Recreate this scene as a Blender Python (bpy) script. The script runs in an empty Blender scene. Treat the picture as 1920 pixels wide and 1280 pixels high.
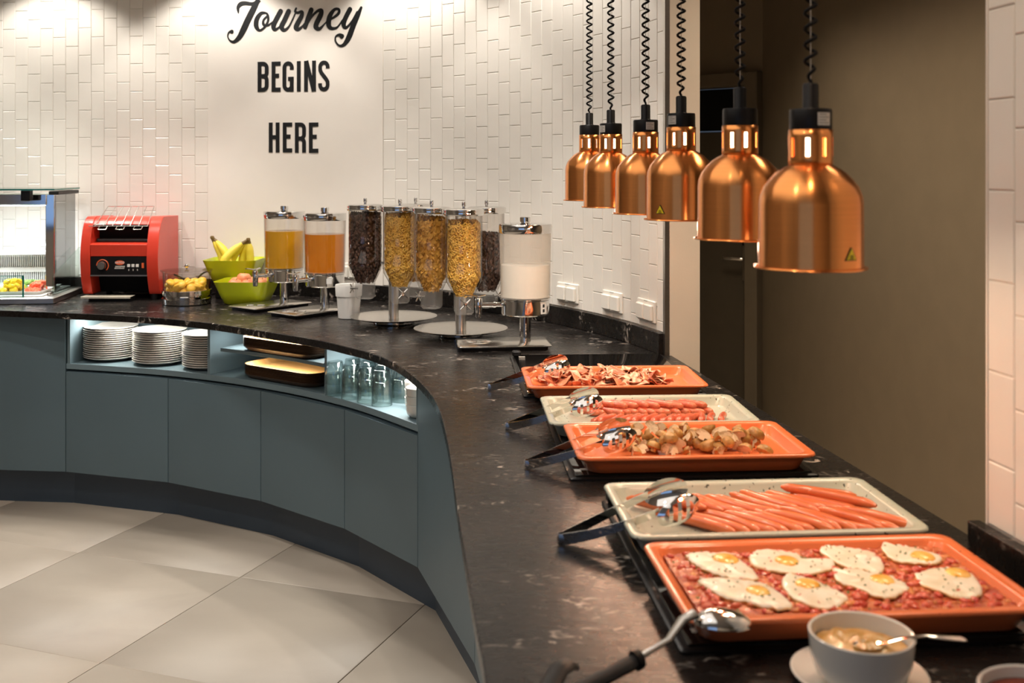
import bpy, math, random
from math import sin, cos, pi, radians, sqrt, atan2, hypot
random.seed(7)
sc = bpy.context.scene
COL = sc.collection

# ------------------------------------------------------------------ camera
cd = bpy.data.cameras.new("camera"); cam = bpy.data.objects.new("camera", cd); COL.objects.link(cam)
cam.location = (0, 0, 1.625); cam.rotation_euler = (pi / 2, 0, 0)
cd.sensor_width = 36.0; cd.lens = 38.25; cd.shift_y = -325.0 / 1920.0
cd.clip_start = 0.05; cd.clip_end = 60
cd.dof.use_dof = True; cd.dof.focus_distance = 3.6; cd.dof.aperture_fstop = 5.0
sc.camera = cam
# ------------------------------------------------------------------ world, exposure
w = bpy.data.worlds.new("world"); sc.world = w; w.use_nodes = True
bg = w.node_tree.nodes["Background"]; bg.inputs[0].default_value = (0.36, 0.58, 1.0, 1); bg.inputs[1].default_value = 0.9
sc.view_settings.view_transform = 'Standard'; sc.view_settings.look = 'None'
sc.view_settings.gamma = 1.0; sc.view_settings.use_curve_mapping = False
sc.view_settings.exposure = 0.0
sc.cycles.max_bounces = 14; sc.cycles.transparent_max_bounces = 32; sc.cycles.transmission_bounces = 14
# ------------------------------------------------------------------ lights
WARM = (1.0, 0.88, 0.75); NEUT = (1.0, 0.93, 0.85); COOL = (1.0, 0.96, 0.88)
def spot(loc, target, energy, color, angle=100, blend=0.5, r=0.04):
    d = bpy.data.lights.new("downlight_or_fill", 'SPOT'); d.energy = energy; d.color = color
    d.spot_size = radians(angle); d.spot_blend = blend; d.shadow_soft_size = r
    o = bpy.data.objects.new("downlight_or_fill", d); COL.objects.link(o); o.location = loc
    from mathutils import Vector
    o.rotation_euler = (Vector(target) - Vector(loc)).to_track_quat('-Z', 'Y').to_euler()
    return o
def area(loc, rot, sx, sy, energy, color, spread=180):
    d = bpy.data.lights.new("strip_or_fill_light", 'AREA'); d.energy = energy; d.color = color; d.shape = 'RECTANGLE'
    d.size = sx; d.size_y = sy; d.spread = radians(spread)
    o = bpy.data.objects.new("strip_or_fill_light", d); COL.objects.link(o); o.location = loc; o.rotation_euler = rot
    return o
CEIL = 2.95
# wall washers along the curved wall
for (x, y) in ((-3.55, 5.72), (-2.60, 5.62), (-1.64, 5.50), (-0.66, 5.16), (0.08, 4.50)):
    spot((x, y, CEIL - 0.03), (x + 0.03, y + 0.06, 0.9), 47, NEUT, 104, 0.35, 0.03)
# downlights over the floor and the buffet leg
for (x, y, e) in ((-2.3, 3.4, 40), (-1.2, 2.7, 27), (-2.6, 1.4, 36), (-0.6, 1.0, 12)):
    spot((x, y, CEIL - 0.03), (x, y, 0), e, WARM, 105, 0.4, 0.04)
for (x, y) in ((-2.2, -2.6), (.2, -2.4), (1.6, -1.6), (-4.6, .2)):  # added fill behind the viewpoint, brightening what copper and steel reflect
    spot((x, y, CEIL - 0.03), (x * 1.15, y - .9, .8), 75, WARM, 110, 0.6, 0.05)
# downlights right over the curved counter; their light is cut by the worktop edge on the floor
for (x, y) in ((-2.75, 5.34), (-1.90, 5.16), (-1.06, 4.74), (-.34, 4.05)):
    spot((x, y, CEIL - 0.03), (x - .25, y - .55, 0), 30, NEUT, 96, 0.25, 0.022)
# accent spots aimed at the food and drink on the curved counter
for (x, y, tx, ty, e) in ((-2.35, 4.05, -2.2, 5.5, 50), (-1.45, 3.85, -1.25, 5.3, 58), (-.55, 3.25, -.45, 4.6, 58), (-.05, 2.75, .04, 4.1, 45)):
    spot((x, y, CEIL - 0.03), (tx, ty, 1.1), e, NEUT, 54, 0.8, 0.04)
area((-1.4, 1.5, CEIL - 0.06), (0, 0, 0), 3.0, 3.0, 30, NEUT)
spot((-.05, 2.85, CEIL - 0.03), (.05, 4.12, 1.22), 120, NEUT, 24, 0.9, 0.04)  # added narrow spot that brightens the milk dispenser
area((1.22, 4.2, CEIL - 0.04), (0, 0, radians(7.8)), 0.35, 3.4, 44, (1, .80, .57), 105)  # added unseen ceiling light, brightens the corridor wall evenly
spot((.86, 2.95, CEIL - 0.03), (.63, 3.98, 1.75), 26, (1, .82, .62), 40, 0.9, 0.04)
spot((.30, 1.05, CEIL - 0.03), (.84, 1.62, 1.7), 30, (1, .70, .46), 44, 0.8, 0.04)

# ------------------------------------------------------------------ helpers
def tag(o, label=None, cat=None, group=None, kind=None):
    if label: o["label"] = label
    if cat: o["category"] = cat
    if group: o["group"] = group
    if kind: o["kind"] = kind
    return o
def thing(name, label, cat, loc=(0, 0, 0), rz=0.0, group=None, kind=None):
    o = bpy.data.objects.new(name, None); COL.objects.link(o); o.location = loc; o.rotation_euler = (0, 0, rz)
    o.empty_display_size = 0.05
    return tag(o, label, cat, group, kind)
def kids(o):
    return [c for c in COL.objects if c.parent == o]
CH = {}
def link(o, parent=None):
    COL.objects.link(o)
    if parent is not None:
        o.parent = parent; CH.setdefault(parent.name, []).append(o)
    return o
def dup(root, loc, rot=0.0, label=None, group=None):
    r = root.copy(); COL.objects.link(r); r.location = loc
    r.rotation_euler = rot if isinstance(rot, tuple) else (0, 0, rot)
    if label: r["label"] = label
    if group: r["group"] = group
    for c in CH.get(root.name, []):
        d = c.copy(); link(d, r)
        for g in CH.get(c.name, []):
            e = g.copy(); link(e, d)
    return r
ONES = "zeroth first second third fourth fifth sixth seventh eighth ninth tenth eleventh twelfth thirteenth fourteenth fifteenth sixteenth seventeenth eighteenth nineteenth".split()
def ordw(n):
    if n < 20: return ONES[n]
    t = {2: "twent", 3: "thirt", 4: "fort", 5: "fift", 6: "sixt", 7: "sevent", 8: "eight"}[n // 10]
    return t + "ieth" if n % 10 == 0 else t + "y-" + ONES[n % 10]

class MB:
    def __init__(s): s.v = []; s.f = []; s.m = []
    def add(s, v, f, m=0):
        n = len(s.v); s.v += [tuple(p) for p in v]; s.f += [tuple(i + n for i in q) for q in f]; s.m += [m] * len(f); return s
    def box(s, c, d, rz=0.0, m=0, ch=0.0):
        x, y, z = d[0] / 2, d[1] / 2, d[2] / 2
        cs, sn = cos(rz), sin(rz)
        if ch <= 0:
            P = [(i * x, j * y, k * z) for k in (-1, 1) for j in (-1, 1) for i in (-1, 1)]
            F = [(0, 2, 3, 1), (4, 5, 7, 6), (0, 1, 5, 4), (2, 6, 7, 3), (0, 4, 6, 2), (1, 3, 7, 5)]
        else:
            P = []; b = min(ch, x * .9, y * .9, z * .9)
            def ring(zz, ins):
                xx, yy = x - ins, y - ins
                q = min(b, xx * .8, yy * .8)
                return [(xx, -yy + q, zz), (xx, yy - q, zz), (xx - q, yy, zz), (-xx + q, yy, zz), (-xx, yy - q, zz), (-xx, -yy + q, zz), (-xx + q, -yy, zz), (xx - q, -yy, zz)]
            P = ring(-z, b) + ring(-z + b, 0) + ring(z - b, 0) + ring(z, b)
            F = [tuple(range(7, -1, -1)), tuple(range(24, 32))]
            for r in range(3):
                for i in range(8):
                    F.append((r * 8 + i, r * 8 + (i + 1) % 8, (r + 1) * 8 + (i + 1) % 8, (r + 1) * 8 + i))
        P = [(c[0] + px * cs - py * sn, c[1] + px * sn + py * cs, c[2] + pz) for px, py, pz in P]
        return s.add(P, F, m)
    def prism(s, poly, z0, z1, m=0):
        n = len(poly)
        a = sum(poly[i][0] * poly[(i + 1) % n][1] - poly[(i + 1) % n][0] * poly[i][1] for i in range(n))
        if a < 0: poly = poly[::-1]
        P = [(x, y, z0) for x, y in poly] + [(x, y, z1) for x, y in poly]
        F = [tuple(range(n - 1, -1, -1)), tuple(range(n, 2 * n))] + [(i, (i + 1) % n, n + (i + 1) % n, n + i) for i in range(n)]
        return s.add(P, F, m)
    def lathe(s, prof, seg=24, c=(0, 0, 0), m=0, a0=0.0, a1=2 * pi, axis='z'):
        full = abs(a1 - a0 - 2 * pi) < 1e-6
        na = seg if full else seg + 1
        P = []; F = []
        idx = []
        for (r, z) in prof:
            if r < 1e-6: idx.append([len(P)] * na); P.append((0, 0, z))
            else:
                idx.append(list(range(len(P), len(P) + na)))
                for i in range(na):
                    t = a0 + (a1 - a0) * i / seg; P.append((r * cos(t), r * sin(t), z))
        for j in range(len(prof) - 1):
            for i in range(seg):
                k = (i + 1) % na
                q = (idx[j][i], idx[j][k], idx[j + 1][k], idx[j + 1][i])
                u = []
                for e in q:
                    if e not in u: u.append(e)
                if len(u) >= 3: F.append(tuple(u))
        if axis == 'y': P = [(x, -z, y) for x, y, z in P]
        if axis == 'x': P = [(z, x, y) for x, y, z in P]
        P = [(x + c[0], y + c[1], z + c[2]) for x, y, z in P]
        return s.add(P, F, m)
    def tube(s, path, r, seg=8, m=0, cap=True, closed=False, flat=None):
        from mathutils import Vector
        pts = [Vector(p) for p in path]; n = len(pts)
        rr = r if isinstance(r, (list, tuple)) else [r] * n
        T = []
        for i in range(n):
            a = pts[(i - 1) % n] if (closed or i > 0) else pts[i]
            b = pts[(i + 1) % n] if (closed or i < n - 1) else pts[i]
            T.append((b - a).normalized())
        up = Vector((0, 0, 1)) if abs(T[0].z) < 0.9 else Vector((1, 0, 0))
        N = (up - T[0] * up.dot(T[0])).normalized()
        P = []
        for i in range(n):
            N = (N - T[i] * N.dot(T[i])).normalized(); B = T[i].cross(N)
            for k in range(seg):
                t = 2 * pi * (k + .5) / seg
                fx = flat[0] if flat else 1; fy = flat[1] if flat else 1
                P.append(pts[i] + (N * cos(t) * fx + B * sin(t) * fy) * rr[i])
        F = []
        for i in range(n if closed else n - 1):
            j = (i + 1) % n
            for k in range(seg):
                l = (k + 1) % seg
                F.append((i * seg + k, i * seg + l, j * seg + l, j * seg + k))
        if cap and not closed:
            F.append(tuple(range(seg - 1, -1, -1))); F.append(tuple((n - 1) * seg + k for k in range(seg)))
        return s.add(P, F, m)
    def rod(s, a, b, r, seg=8, m=0): return s.tube([a, b], r, seg, m)
    def loft(s, rings, m=0, cap0=False, cap1=False, ms=None):
        n = len(rings[0]); P = [p for r in rings for p in r]; o = len(s.v)
        for j in range(len(rings) - 1):
            pass
        F = []; M = []
        for j in range(len(rings) - 1):
            for i in range(n):
                k = (i + 1) % n
                F.append((j * n + i, j * n + k, (j + 1) * n + k, (j + 1) * n + i)); M.append(ms[j] if ms else m)
        if cap0: F.append(tuple(range(n - 1, -1, -1))); M.append(ms[0] if ms else m)
        if cap1: F.append(tuple((len(rings) - 1) * n + i for i in range(n))); M.append(ms[-1] if ms else m)
        s.add(P, F, m); s.m[-len(F):] = M
        return s
    def xf(s, rx=0, ry=0, rz=0, t=(0, 0, 0), sc_=1.0):
        from mathutils import Euler, Vector
        R = Euler((rx, ry, rz)).to_matrix(); T = Vector(t)
        s.v = [tuple(R @ (Vector(p) * sc_) + T) for p in s.v]; return s
    def join(s, o, t=(0, 0, 0), rz=0.0, m=None):
        c, n = cos(rz), sin(rz)
        s.add([(x * c - y * n + t[0], x * n + y * c + t[1], z + t[2]) for x, y, z in o.v], o.f)
        s.m[-len(o.f):] = o.m if m is None else [m] * len(o.f); return s
    def build(s, name, mats, parent=None, smooth=40, loc=(0, 0, 0), rot=(0, 0, 0), bevel=0.0):
        me = bpy.data.meshes.new(name); me.from_pydata(s.v, [], s.f)
        if not isinstance(mats, (list, tuple)): mats = [mats]
        for k in mats: me.materials.append(k)
        if len(mats) > 1: me.polygons.foreach_set("material_index", s.m)
        me.update()
        if smooth:
            me.polygons.foreach_set("use_smooth", [True] * len(me.polygons))
            me.set_sharp_from_angle(angle=radians(smooth))
        o = bpy.data.objects.new(name, me); link(o, parent); o.location = loc; o.rotation_euler = rot
        if bevel > 0:
            b = o.modifiers.new("edge", 'BEVEL'); b.width = bevel; b.segments = 2; b.limit_method = 'ANGLE'; b.angle_limit = radians(35)
        return o
def inst(name, src, parent=None, loc=(0, 0, 0), rot=(0, 0, 0)):
    o = bpy.data.objects.new(name, src.data); link(o, parent); o.location = loc; o.rotation_euler = rot
    return o
def rrect(hx, hy, r, z, n=5, cx=0, cy=0):
    out = []
    r = min(r, hx * .99, hy * .99)
    for (sx, sy, a) in ((1, 1, 0), (-1, 1, 90), (-1, -1, 180), (1, -1, 270)):
        for i in range(n + 1):
            t = radians(a + 90 * i / n)
            out.append((cx + sx * (hx - r) + r * cos(t), cy + sy * (hy - r) + r * sin(t), z))
    return out
def catmull(P, n=8):
    out = []
    for i in range(len(P) - 1):
        p0 = P[max(i - 1, 0)]; p1 = P[i]; p2 = P[i + 1]; p3 = P[min(i + 2, len(P) - 1)]
        for k in range(n):
            t = k / n
            out.append(tuple(.5 * (2 * b + (c - a) * t + (2 * a - 5 * b + 4 * c - d) * t * t + (3 * b - a - 3 * c + d) * t ** 3) for a, b, c, d in zip(p0, p1, p2, p3)))
    out.append(tuple(P[-1])); return out

# ------------------------------------------------------------------ materials
def mat(name, col, rough=.5, metal=0.0, var=.06, vscale=8.0, bump=0.0, bscale=60.0, col2=None, spec=.5, trans=0.0, ior=1.45, coat=0.0,
        emit=None, estr=0.0, sss=0.0, stretch=None, coord='Object', lo=.35, hi=.65, detail=4.0, aniso=0.0, rvar=0.0):
    m = bpy.data.materials.new(name); m.use_nodes = True; nt = m.node_tree; N = nt.nodes; L = nt.links
    b = N["Principled BSDF"]
    b.inputs["Roughness"].default_value = rough; b.inputs["Metallic"].default_value = metal
    b.inputs["Specular IOR Level"].default_value = spec; b.inputs["Transmission Weight"].default_value = trans
    b.inputs["IOR"].default_value = ior; b.inputs["Coat Weight"].default_value = coat; b.inputs["Coat Roughness"].default_value = .08
    if sss: b.inputs["Subsurface Weight"].default_value = sss; b.inputs["Subsurface Radius"].default_value = (.02, .01, .006)
    tc = N.new("ShaderNodeTexCoord"); mp = N.new("ShaderNodeMapping"); L.new(tc.outputs[coord], mp.inputs[0])
    if stretch: mp.inputs["Scale"].default_value = stretch
    nz = N.new("ShaderNodeTexNoise"); nz.inputs["Scale"].default_value = vscale; nz.inputs["Detail"].default_value = detail
    L.new(mp.outputs[0], nz.inputs["Vector"])
    cr = N.new("ShaderNodeValToRGB"); L.new(nz.outputs[0], cr.inputs[0])
    c1 = tuple(col); c2 = tuple(col2) if col2 else tuple(min(1, x * (1 + var)) for x in col)
    if not col2: c1 = tuple(x * (1 - var) for x in col)
    cr.color_ramp.elements[0].position = lo; cr.color_ramp.elements[1].position = hi
    cr.color_ramp.elements[0].color = (*c1, 1); cr.color_ramp.elements[1].color = (*c2, 1)
    L.new(cr.outputs[0], b.inputs["Base Color"])
    if bump:
        n2 = N.new("ShaderNodeTexNoise"); n2.inputs["Scale"].default_value = bscale; n2.inputs["Detail"].default_value = 3
        L.new(mp.outputs[0], n2.inputs["Vector"])
        bp = N.new("ShaderNodeBump"); bp.inputs["Strength"].default_value = bump; bp.inputs["Distance"].default_value = .01
        L.new(n2.outputs[0], bp.inputs["Height"]); L.new(bp.outputs[0], b.inputs["Normal"])
    if rvar:
        mr = N.new("ShaderNodeMapRange"); mr.inputs[3].default_value = rough - rvar; mr.inputs[4].default_value = rough + rvar
        L.new(nz.outputs[0], mr.inputs[0]); L.new(mr.outputs[0], b.inputs["Roughness"])
    if aniso:
        b.inputs["Anisotropic"].default_value = aniso
        tg = N.new("ShaderNodeTangent"); tg.direction_type = 'RADIAL'; tg.axis = 'Z'; L.new(tg.outputs[0], b.inputs["Tangent"]); b.inputs["Anisotropic Rotation"].default_value = .25
    if emit: b.inputs["Emission Color"].default_value = (*emit, 1); b.inputs["Emission Strength"].default_value = estr
    return m
def clearmat(name, tint=(1, 1, 1), refl=1.0, rough=.03, haze=0.0, hazecol=(1, 1, 1), edge=None, power=4.5):
    """thin clear sheet: see-through tint with fresnel gloss and an optional milky haze"""
    m = bpy.data.materials.new(name); m.use_nodes = True; nt = m.node_tree; N = nt.nodes; L = nt.links
    N.remove(N["Principled BSDF"]); out = N["Material Output"]
    tr = N.new("ShaderNodeBsdfTransparent"); gl = N.new("ShaderNodeBsdfGlossy"); gl.inputs["Roughness"].default_value = rough
    nz = N.new("ShaderNodeTexNoise"); nz.inputs["Scale"].default_value = 12
    mx = N.new("ShaderNodeMixRGB"); mx.inputs[1].default_value = (*tint, 1); mx.inputs[2].default_value = (*[x * .97 for x in tint], 1)
    L.new(nz.outputs[0], mx.inputs[0]); L.new(mx.outputs[0], tr.inputs[0])
    if edge:
        lw = N.new("ShaderNodeLayerWeight"); p2 = N.new("ShaderNodeMath"); p2.operation = 'POWER'; p2.inputs[1].default_value = 2.5; L.new(lw.outputs["Facing"], p2.inputs[0])
        m3 = N.new("ShaderNodeMixRGB"); m3.inputs[2].default_value = (*edge, 1); L.new(p2.outputs[0], m3.inputs[0]); L.new(mx.outputs[0], m3.inputs[1]); L.new(m3.outputs[0], tr.inputs[0])
    fr = N.new("ShaderNodeLayerWeight"); pw = N.new("ShaderNodeMath"); pw.operation = 'POWER'; pw.inputs[1].default_value = power; L.new(fr.outputs["Facing"], pw.inputs[0])
    ml = N.new("ShaderNodeMapRange"); ml.inputs[3].default_value = .05 * refl; ml.inputs[4].default_value = .55 * refl; L.new(pw.outputs[0], ml.inputs[0])
    ms = N.new("ShaderNodeMixShader"); L.new(ml.outputs[0], ms.inputs[0]); L.new(tr.outputs[0], ms.inputs[1]); L.new(gl.outputs[0], ms.inputs[2])
    if haze:
        df = N.new("ShaderNodeBsdfDiffuse"); df.inputs[0].default_value = (*hazecol, 1)
        tl = N.new("ShaderNodeBsdfTranslucent"); tl.inputs[0].default_value = (*hazecol, 1)
        ad = N.new("ShaderNodeMixShader"); ad.inputs[0].default_value = .5; L.new(df.outputs[0], ad.inputs[1]); L.new(tl.outputs[0], ad.inputs[2])
        m2 = N.new("ShaderNodeMixShader"); m2.inputs[0].default_value = haze; L.new(ms.outputs[0], m2.inputs[1]); L.new(ad.outputs[0], m2.inputs[2]); ms = m2
    L.new(ms.outputs[0], out.inputs[0]); return m

def stone_mat():
    m = bpy.data.materials.new("black_veined_stone"); m.use_nodes = True; nt = m.node_tree; N = nt.nodes; L = nt.links
    b = N["Principled BSDF"]
    tc = N.new("ShaderNodeTexCoord")
    mp = N.new("ShaderNodeMapping"); mp.inputs["Rotation"].default_value = (0, 0, .6); mp.inputs["Scale"].default_value = (1.0, 1.9, 1.4)
    L.new(tc.outputs["Object"], mp.inputs[0])
    base = N.new("ShaderNodeTexNoise"); base.inputs["Scale"].default_value = 3.2; base.inputs["Detail"].default_value = 8; L.new(mp.outputs[0], base.inputs["Vector"])
    cr = N.new("ShaderNodeValToRGB"); cr.color_ramp.elements[0].color = (.007, .0062, .0058, 1); cr.color_ramp.elements[1].color = (.022, .018, .016, 1)
    cr.color_ramp.elements[0].position = .35; cr.color_ramp.elements[1].position = .75; L.new(base.outputs[0], cr.inputs[0])
    # fine white flecks that gather into thin veins
    n1 = N.new("ShaderNodeTexNoise"); n1.inputs["Scale"].default_value = 26; n1.inputs["Detail"].default_value = 7; n1.inputs["Distortion"].default_value = 1.2; L.new(mp.outputs[0], n1.inputs["Vector"])
    n2 = N.new("ShaderNodeTexNoise"); n2.inputs["Scale"].default_value = 4.5; n2.inputs["Detail"].default_value = 5; n2.inputs["Distortion"].default_value = .8; L.new(mp.outputs[0], n2.inputs["Vector"])
    r1 = N.new("ShaderNodeMapRange"); r1.inputs[1].default_value = .575; r1.inputs[2].default_value = .68; L.new(n1.outputs[0], r1.inputs[0])
    r2 = N.new("ShaderNodeMapRange"); r2.inputs[1].default_value = .53; r2.inputs[2].default_value = .64; L.new(n2.outputs[0], r2.inputs[0])
    mu = N.new("ShaderNodeMath"); mu.operation = 'MULTIPLY'; L.new(r1.outputs[0], mu.inputs[0]); L.new(r2.outputs[0], mu.inputs[1])
    mx = N.new("ShaderNodeMixRGB"); mx.inputs[2].default_value = (.52, .45, .39, 1); L.new(mu.outputs[0], mx.inputs[0]); L.new(cr.outputs[0], mx.inputs[1])
    L.new(mx.outputs[0], b.inputs["Base Color"])
    b.inputs["Specular IOR Level"].default_value = .17
    rr = N.new("ShaderNodeMapRange"); rr.inputs[3].default_value = .22; rr.inputs[4].default_value = .34; L.new(n1.outputs[0], rr.inputs[0]); L.new(rr.outputs[0], b.inputs["Roughness"])
    n3 = N.new("ShaderNodeTexNoise"); n3.inputs["Scale"].default_value = 55; n3.inputs["Detail"].default_value = 4; L.new(tc.outputs["Object"], n3.inputs["Vector"])
    bp = N.new("ShaderNodeBump"); bp.inputs["Strength"].default_value = .12; bp.inputs["Distance"].default_value = .004; L.new(n3.outputs[0], bp.inputs["Height"]); L.new(bp.outputs[0], b.inputs["Normal"])
    return m
def floor_mat():
    m = mat("concrete_floor_tile", (.355, .305, .25), .42, var=.0, col2=(.44, .385, .32), vscale=1.6, detail=8, lo=.3, hi=.7, bump=.03, bscale=90, coord='Generated')
    nt = m.node_tree; N = nt.nodes
    tc = [n for n in N if n.type == 'TEX_COORD'][0]; mp = [n for n in N if n.type == 'MAPPING'][0]
    oi = N.new("ShaderNodeObjectInfo"); nt.links.new(oi.outputs["Random"], [n for n in N if n.type == 'TEX_NOISE'][0].inputs["Distortion"])
    nt.links.new(tc.outputs["Object"], mp.inputs[0]); mp.inputs["Scale"].default_value = (1, 1.7, 1)
    geo = N.new("ShaderNodeNewGeometry"); nt.links.new(geo.outputs["Position"], mp.inputs[0])
    return m

M = {}
M['stone'] = stone_mat()
M['floor'] = floor_mat(); M['grout_floor'] = mat("floor_grout", (.16, .14, .11), .8)
M['tile'] = mat("white_glazed_tile", (.80, .765, .70), .22, var=.012, spec=.5, bump=.02, bscale=14)
M['grout'] = mat("tile_grout", (.70, .66, .59), .8, bump=.1, bscale=120)
M['panel'] = mat("painted_white_wall", (.82, .775, .71), .55, var=.01, bump=.02, bscale=160)
M['beige'] = mat("painted_beige_wall", (.60, .53, .44), .6, var=.02, bump=.03, bscale=140)
M['brown'] = mat("taupe_painted_wall", (.185, .150, .106), .65, var=.03, bump=.03, bscale=140)
M['door'] = mat("dark_taupe_door", (.085, .072, .054), .6, var=.04, spec=.25)
M['doorframe'] = mat("taupe_door_frame", (.14, .116, .085), .6, var=.03, spec=.25)
M['ceil'] = mat("white_ceiling", (.72, .69, .64), .8, var=.01)
M['roomwall'] = mat("warm_grey_wall", (.58, .51, .43), .7, var=.02)
M['skirt'] = mat("pale_skirting", (.42, .37, .30), .5)
M['skirtl'] = mat("steel_lip_painted_reflection", (.66, .60, .48), .35, .3)  # the steel's bright reflection is put into this pale base colour
M['cab'] = mat("blue_grey_laminate", (.094, .142, .168), .42, var=.03, vscale=3, bump=.015, bscale=250)
M['cabin'] = mat("blue_grey_laminate_inside", (.15, .215, .245), .5, var=.03)
M['plinth'] = mat("dark_blue_plinth", (.042, .062, .088), .4, var=.03)
M['steel'] = mat("brushed_steel", (.60, .57, .53), .28, 1.0, var=.04, vscale=40, stretch=(1, 1, 14))
M['steelp'] = mat("satin_steel_plate", (.62, .60, .56), .22, 1.0, var=.03, vscale=30)
M['chrome'] = mat("polished_chrome", (.78, .77, .75), .05, 1.0, var=.01)
M['black'] = mat("black_plastic", (.008, .007, .007), .4, var=.1, spec=.25)
M['blackm'] = mat("matt_black_plastic", (.018, .016, .015), .5, var=.1)
M['hob'] = mat("black_ceramic_glass", (.006, .005, .005), .04, var=.05, spec=.6, coat=.5)
M['hobframe'] = mat("black_hob_frame", (.008, .007, .007), .3, 0, var=.1, spec=.25)
M['copper'] = mat("brushed_copper", (.92, .36, .11), .25, 1.0, var=.03, vscale=6, stretch=(1, 1, 60), aniso=.8)
M['copperin'] = mat("copper_inside", (.85, .62, .42), .35, .6, var=.03)
M['cord'] = mat("black_coiled_cable", (.006, .005, .005), .6, spec=.15)
M['lampglow'] = mat("heat_bulb_glass", (1, .9, .75), .3, emit=(1.0, .80, .56), estr=9.0)
M['sticker'] = mat("silver_sticker", (.55, .52, .47), .45, var=.04)
M['print'] = mat("dark_print", (.02, .02, .02), .6)
M['yellow'] = mat("yellow_sticker", (.95, .76, .02), .45, var=.02)
M['letter'] = mat("black_letter_vinyl", (.010, .011, .012), .45, var=.1)
M['orange'] = mat("orange_stoneware", (.74, .185, .064), .18, var=.04, vscale=5, spec=.5)
M['sage'] = mat("sage_stoneware", (.47, .49, .40), .2, var=.04, vscale=5)
def speckle(m, col, sc=120, th=.70):
    nt = m.node_tree; N = nt.nodes; L = nt.links; b = N["Principled BSDF"]
    src = b.inputs["Base Color"].links[0].from_socket
    tc = N.new("ShaderNodeTexCoord"); nz = N.new("ShaderNodeTexNoise"); nz.inputs["Scale"].default_value = sc; nz.inputs["Detail"].default_value = 1
    L.new(tc.outputs["Object"], nz.inputs["Vector"])
    mr = N.new("ShaderNodeMapRange"); mr.inputs[1].default_value = th; mr.inputs[2].default_value = th + .03; L.new(nz.outputs[0], mr.inputs[0])
    mx = N.new("ShaderNodeMixRGB"); mx.inputs[2].default_value = (*col, 1); L.new(mr.outputs[0], mx.inputs[0]); L.new(src, mx.inputs[1]); L.new(mx.outputs[0], b.inputs["Base Color"])
    return m
speckle(M['orange'], (.25, .07, .03), 130, .74); speckle(M['sage'], (.08, .08, .06), 120, .70)
M['white'] = mat("white_porcelain", (.78, .74, .67), .15, var=.01, spec=.5)
M['whitep'] = mat("white_plastic", (.74, .72, .68), .4, var=.01)
M['socket'] = mat("white_socket_plastic", (.80, .77, .70), .35, var=.01)
M['red'] = mat("red_enamel", (.64, .048, .024), .28, var=.04, coat=.3, bump=.015, bscale=180)
M['lime'] = mat("lime_green_melamine", (.50, .56, .014), .22, var=.03)
M['wood_in'] = mat("pale_wood_veneer", (.62, .32, .10), .35, col2=(.75, .44, .17), vscale=4, stretch=(1, 12, 1))
M['wood_out'] = mat("dark_wood_veneer", (.050, .026, .014), .4, col2=(.12, .065, .035), vscale=5, stretch=(1, 3, 40))
M['clear'] = clearmat("clear_acrylic", (.985, .975, .965), 1.1, edge=(.70, .67, .64))
M['clearf'] = clearmat("frosted_clear_acrylic", (.93, .93, .93), .8, .2, haze=.16, hazecol=(.75, .72, .68))
M['milkwall'] = clearmat("milk_filmed_acrylic", (.95, .93, .9), .8, .08, haze=.24, hazecol=(.94, .90, .84))
M['shelfglass'] = clearmat("green_edged_glass", (.86, .93, .90), 1.0, .01)
M['smoke'] = clearmat("smoked_glass", (.60, .60, .60), 1.0, .02)
M['glassedge'] = mat("green_glass_edge", (.01, .16, .13), .1, var=.05, emit=None)
M['glass'] = clearmat("drinking_glass", (.94, .965, .955), 1.5, .02, edge=(.34, .42, .40), power=2.6)
M['oj'] = mat("orange_juice", (.82, .42, .012), .25, var=.04, vscale=6, coat=.3)
M['aj'] = mat("amber_apple_juice", (.90, .33, .02), .12, var=.03, trans=.55, ior=1.2, coat=.3)
M['milk'] = mat("fresh_milk", (.97, .955, .92), .3, var=.01)
M['choc'] = mat("chocolate_cereal", (.040, .016, .009), .55, col2=(.10, .045, .025), vscale=40)
M['rings'] = mat("golden_ring_cereal", (.70, .38, .05), .6, col2=(.84, .52, .10), vscale=30)
M['flake'] = mat("golden_corn_flakes", (.52, .24, .03), .6, col2=(.74, .40, .07), vscale=35)
M['banana'] = mat("ripe_banana_skin", (.80, .58, .04), .4, var=.05, col2=(.86, .70, .10), vscale=18)
M['bananat'] = mat("brown_banana_stem", (.16, .10, .03), .6)
M['apple'] = mat("red_blushed_apple", (.62, .10, .06), .3, col2=(.80, .45, .18), vscale=9)
M['peach'] = mat("yellow_apricot", (.92, .50, .03), .3, col2=(.96, .66, .10), vscale=25)
M['pepper'] = mat("yellow_pepper", (.88, .55, .01), .25, col2=(.92, .66, .04), vscale=30)
M['tomato'] = mat("red_tomato", (.78, .10, .045), .22, col2=(.86, .24, .12), vscale=30)
M['carrot'] = mat("orange_carrot", (.85, .28, .06), .35)
M['cucumber'] = mat("green_cucumber", (.12, .32, .03), .35, col2=(.45, .58, .22), vscale=40)
M['hotdog'] = mat("pink_frankfurter_skin", (.66, .145, .045), .22, col2=(.74, .20, .07), vscale=14, coat=.25)
M['cocktail'] = mat("fried_sausage_skin", (.56, .09, .045), .22, col2=(.70, .19, .09), vscale=38, bump=.25, bscale=120, coat=.3)
M['bacon'] = mat("crisp_bacon", (.34, .045, .022), .3, col2=(.82, .36, .19), vscale=22, stretch=(.5, 4, 1), lo=.38, hi=.60, bump=.3, bscale=80, coat=.2)
M['bacon2'] = mat("pale_fried_bacon", (.62, .15, .07), .3, col2=(.92, .62, .42), vscale=20, stretch=(.5, 4, 1), lo=.34, hi=.56, bump=.3, bscale=80, coat=.2)
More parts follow.
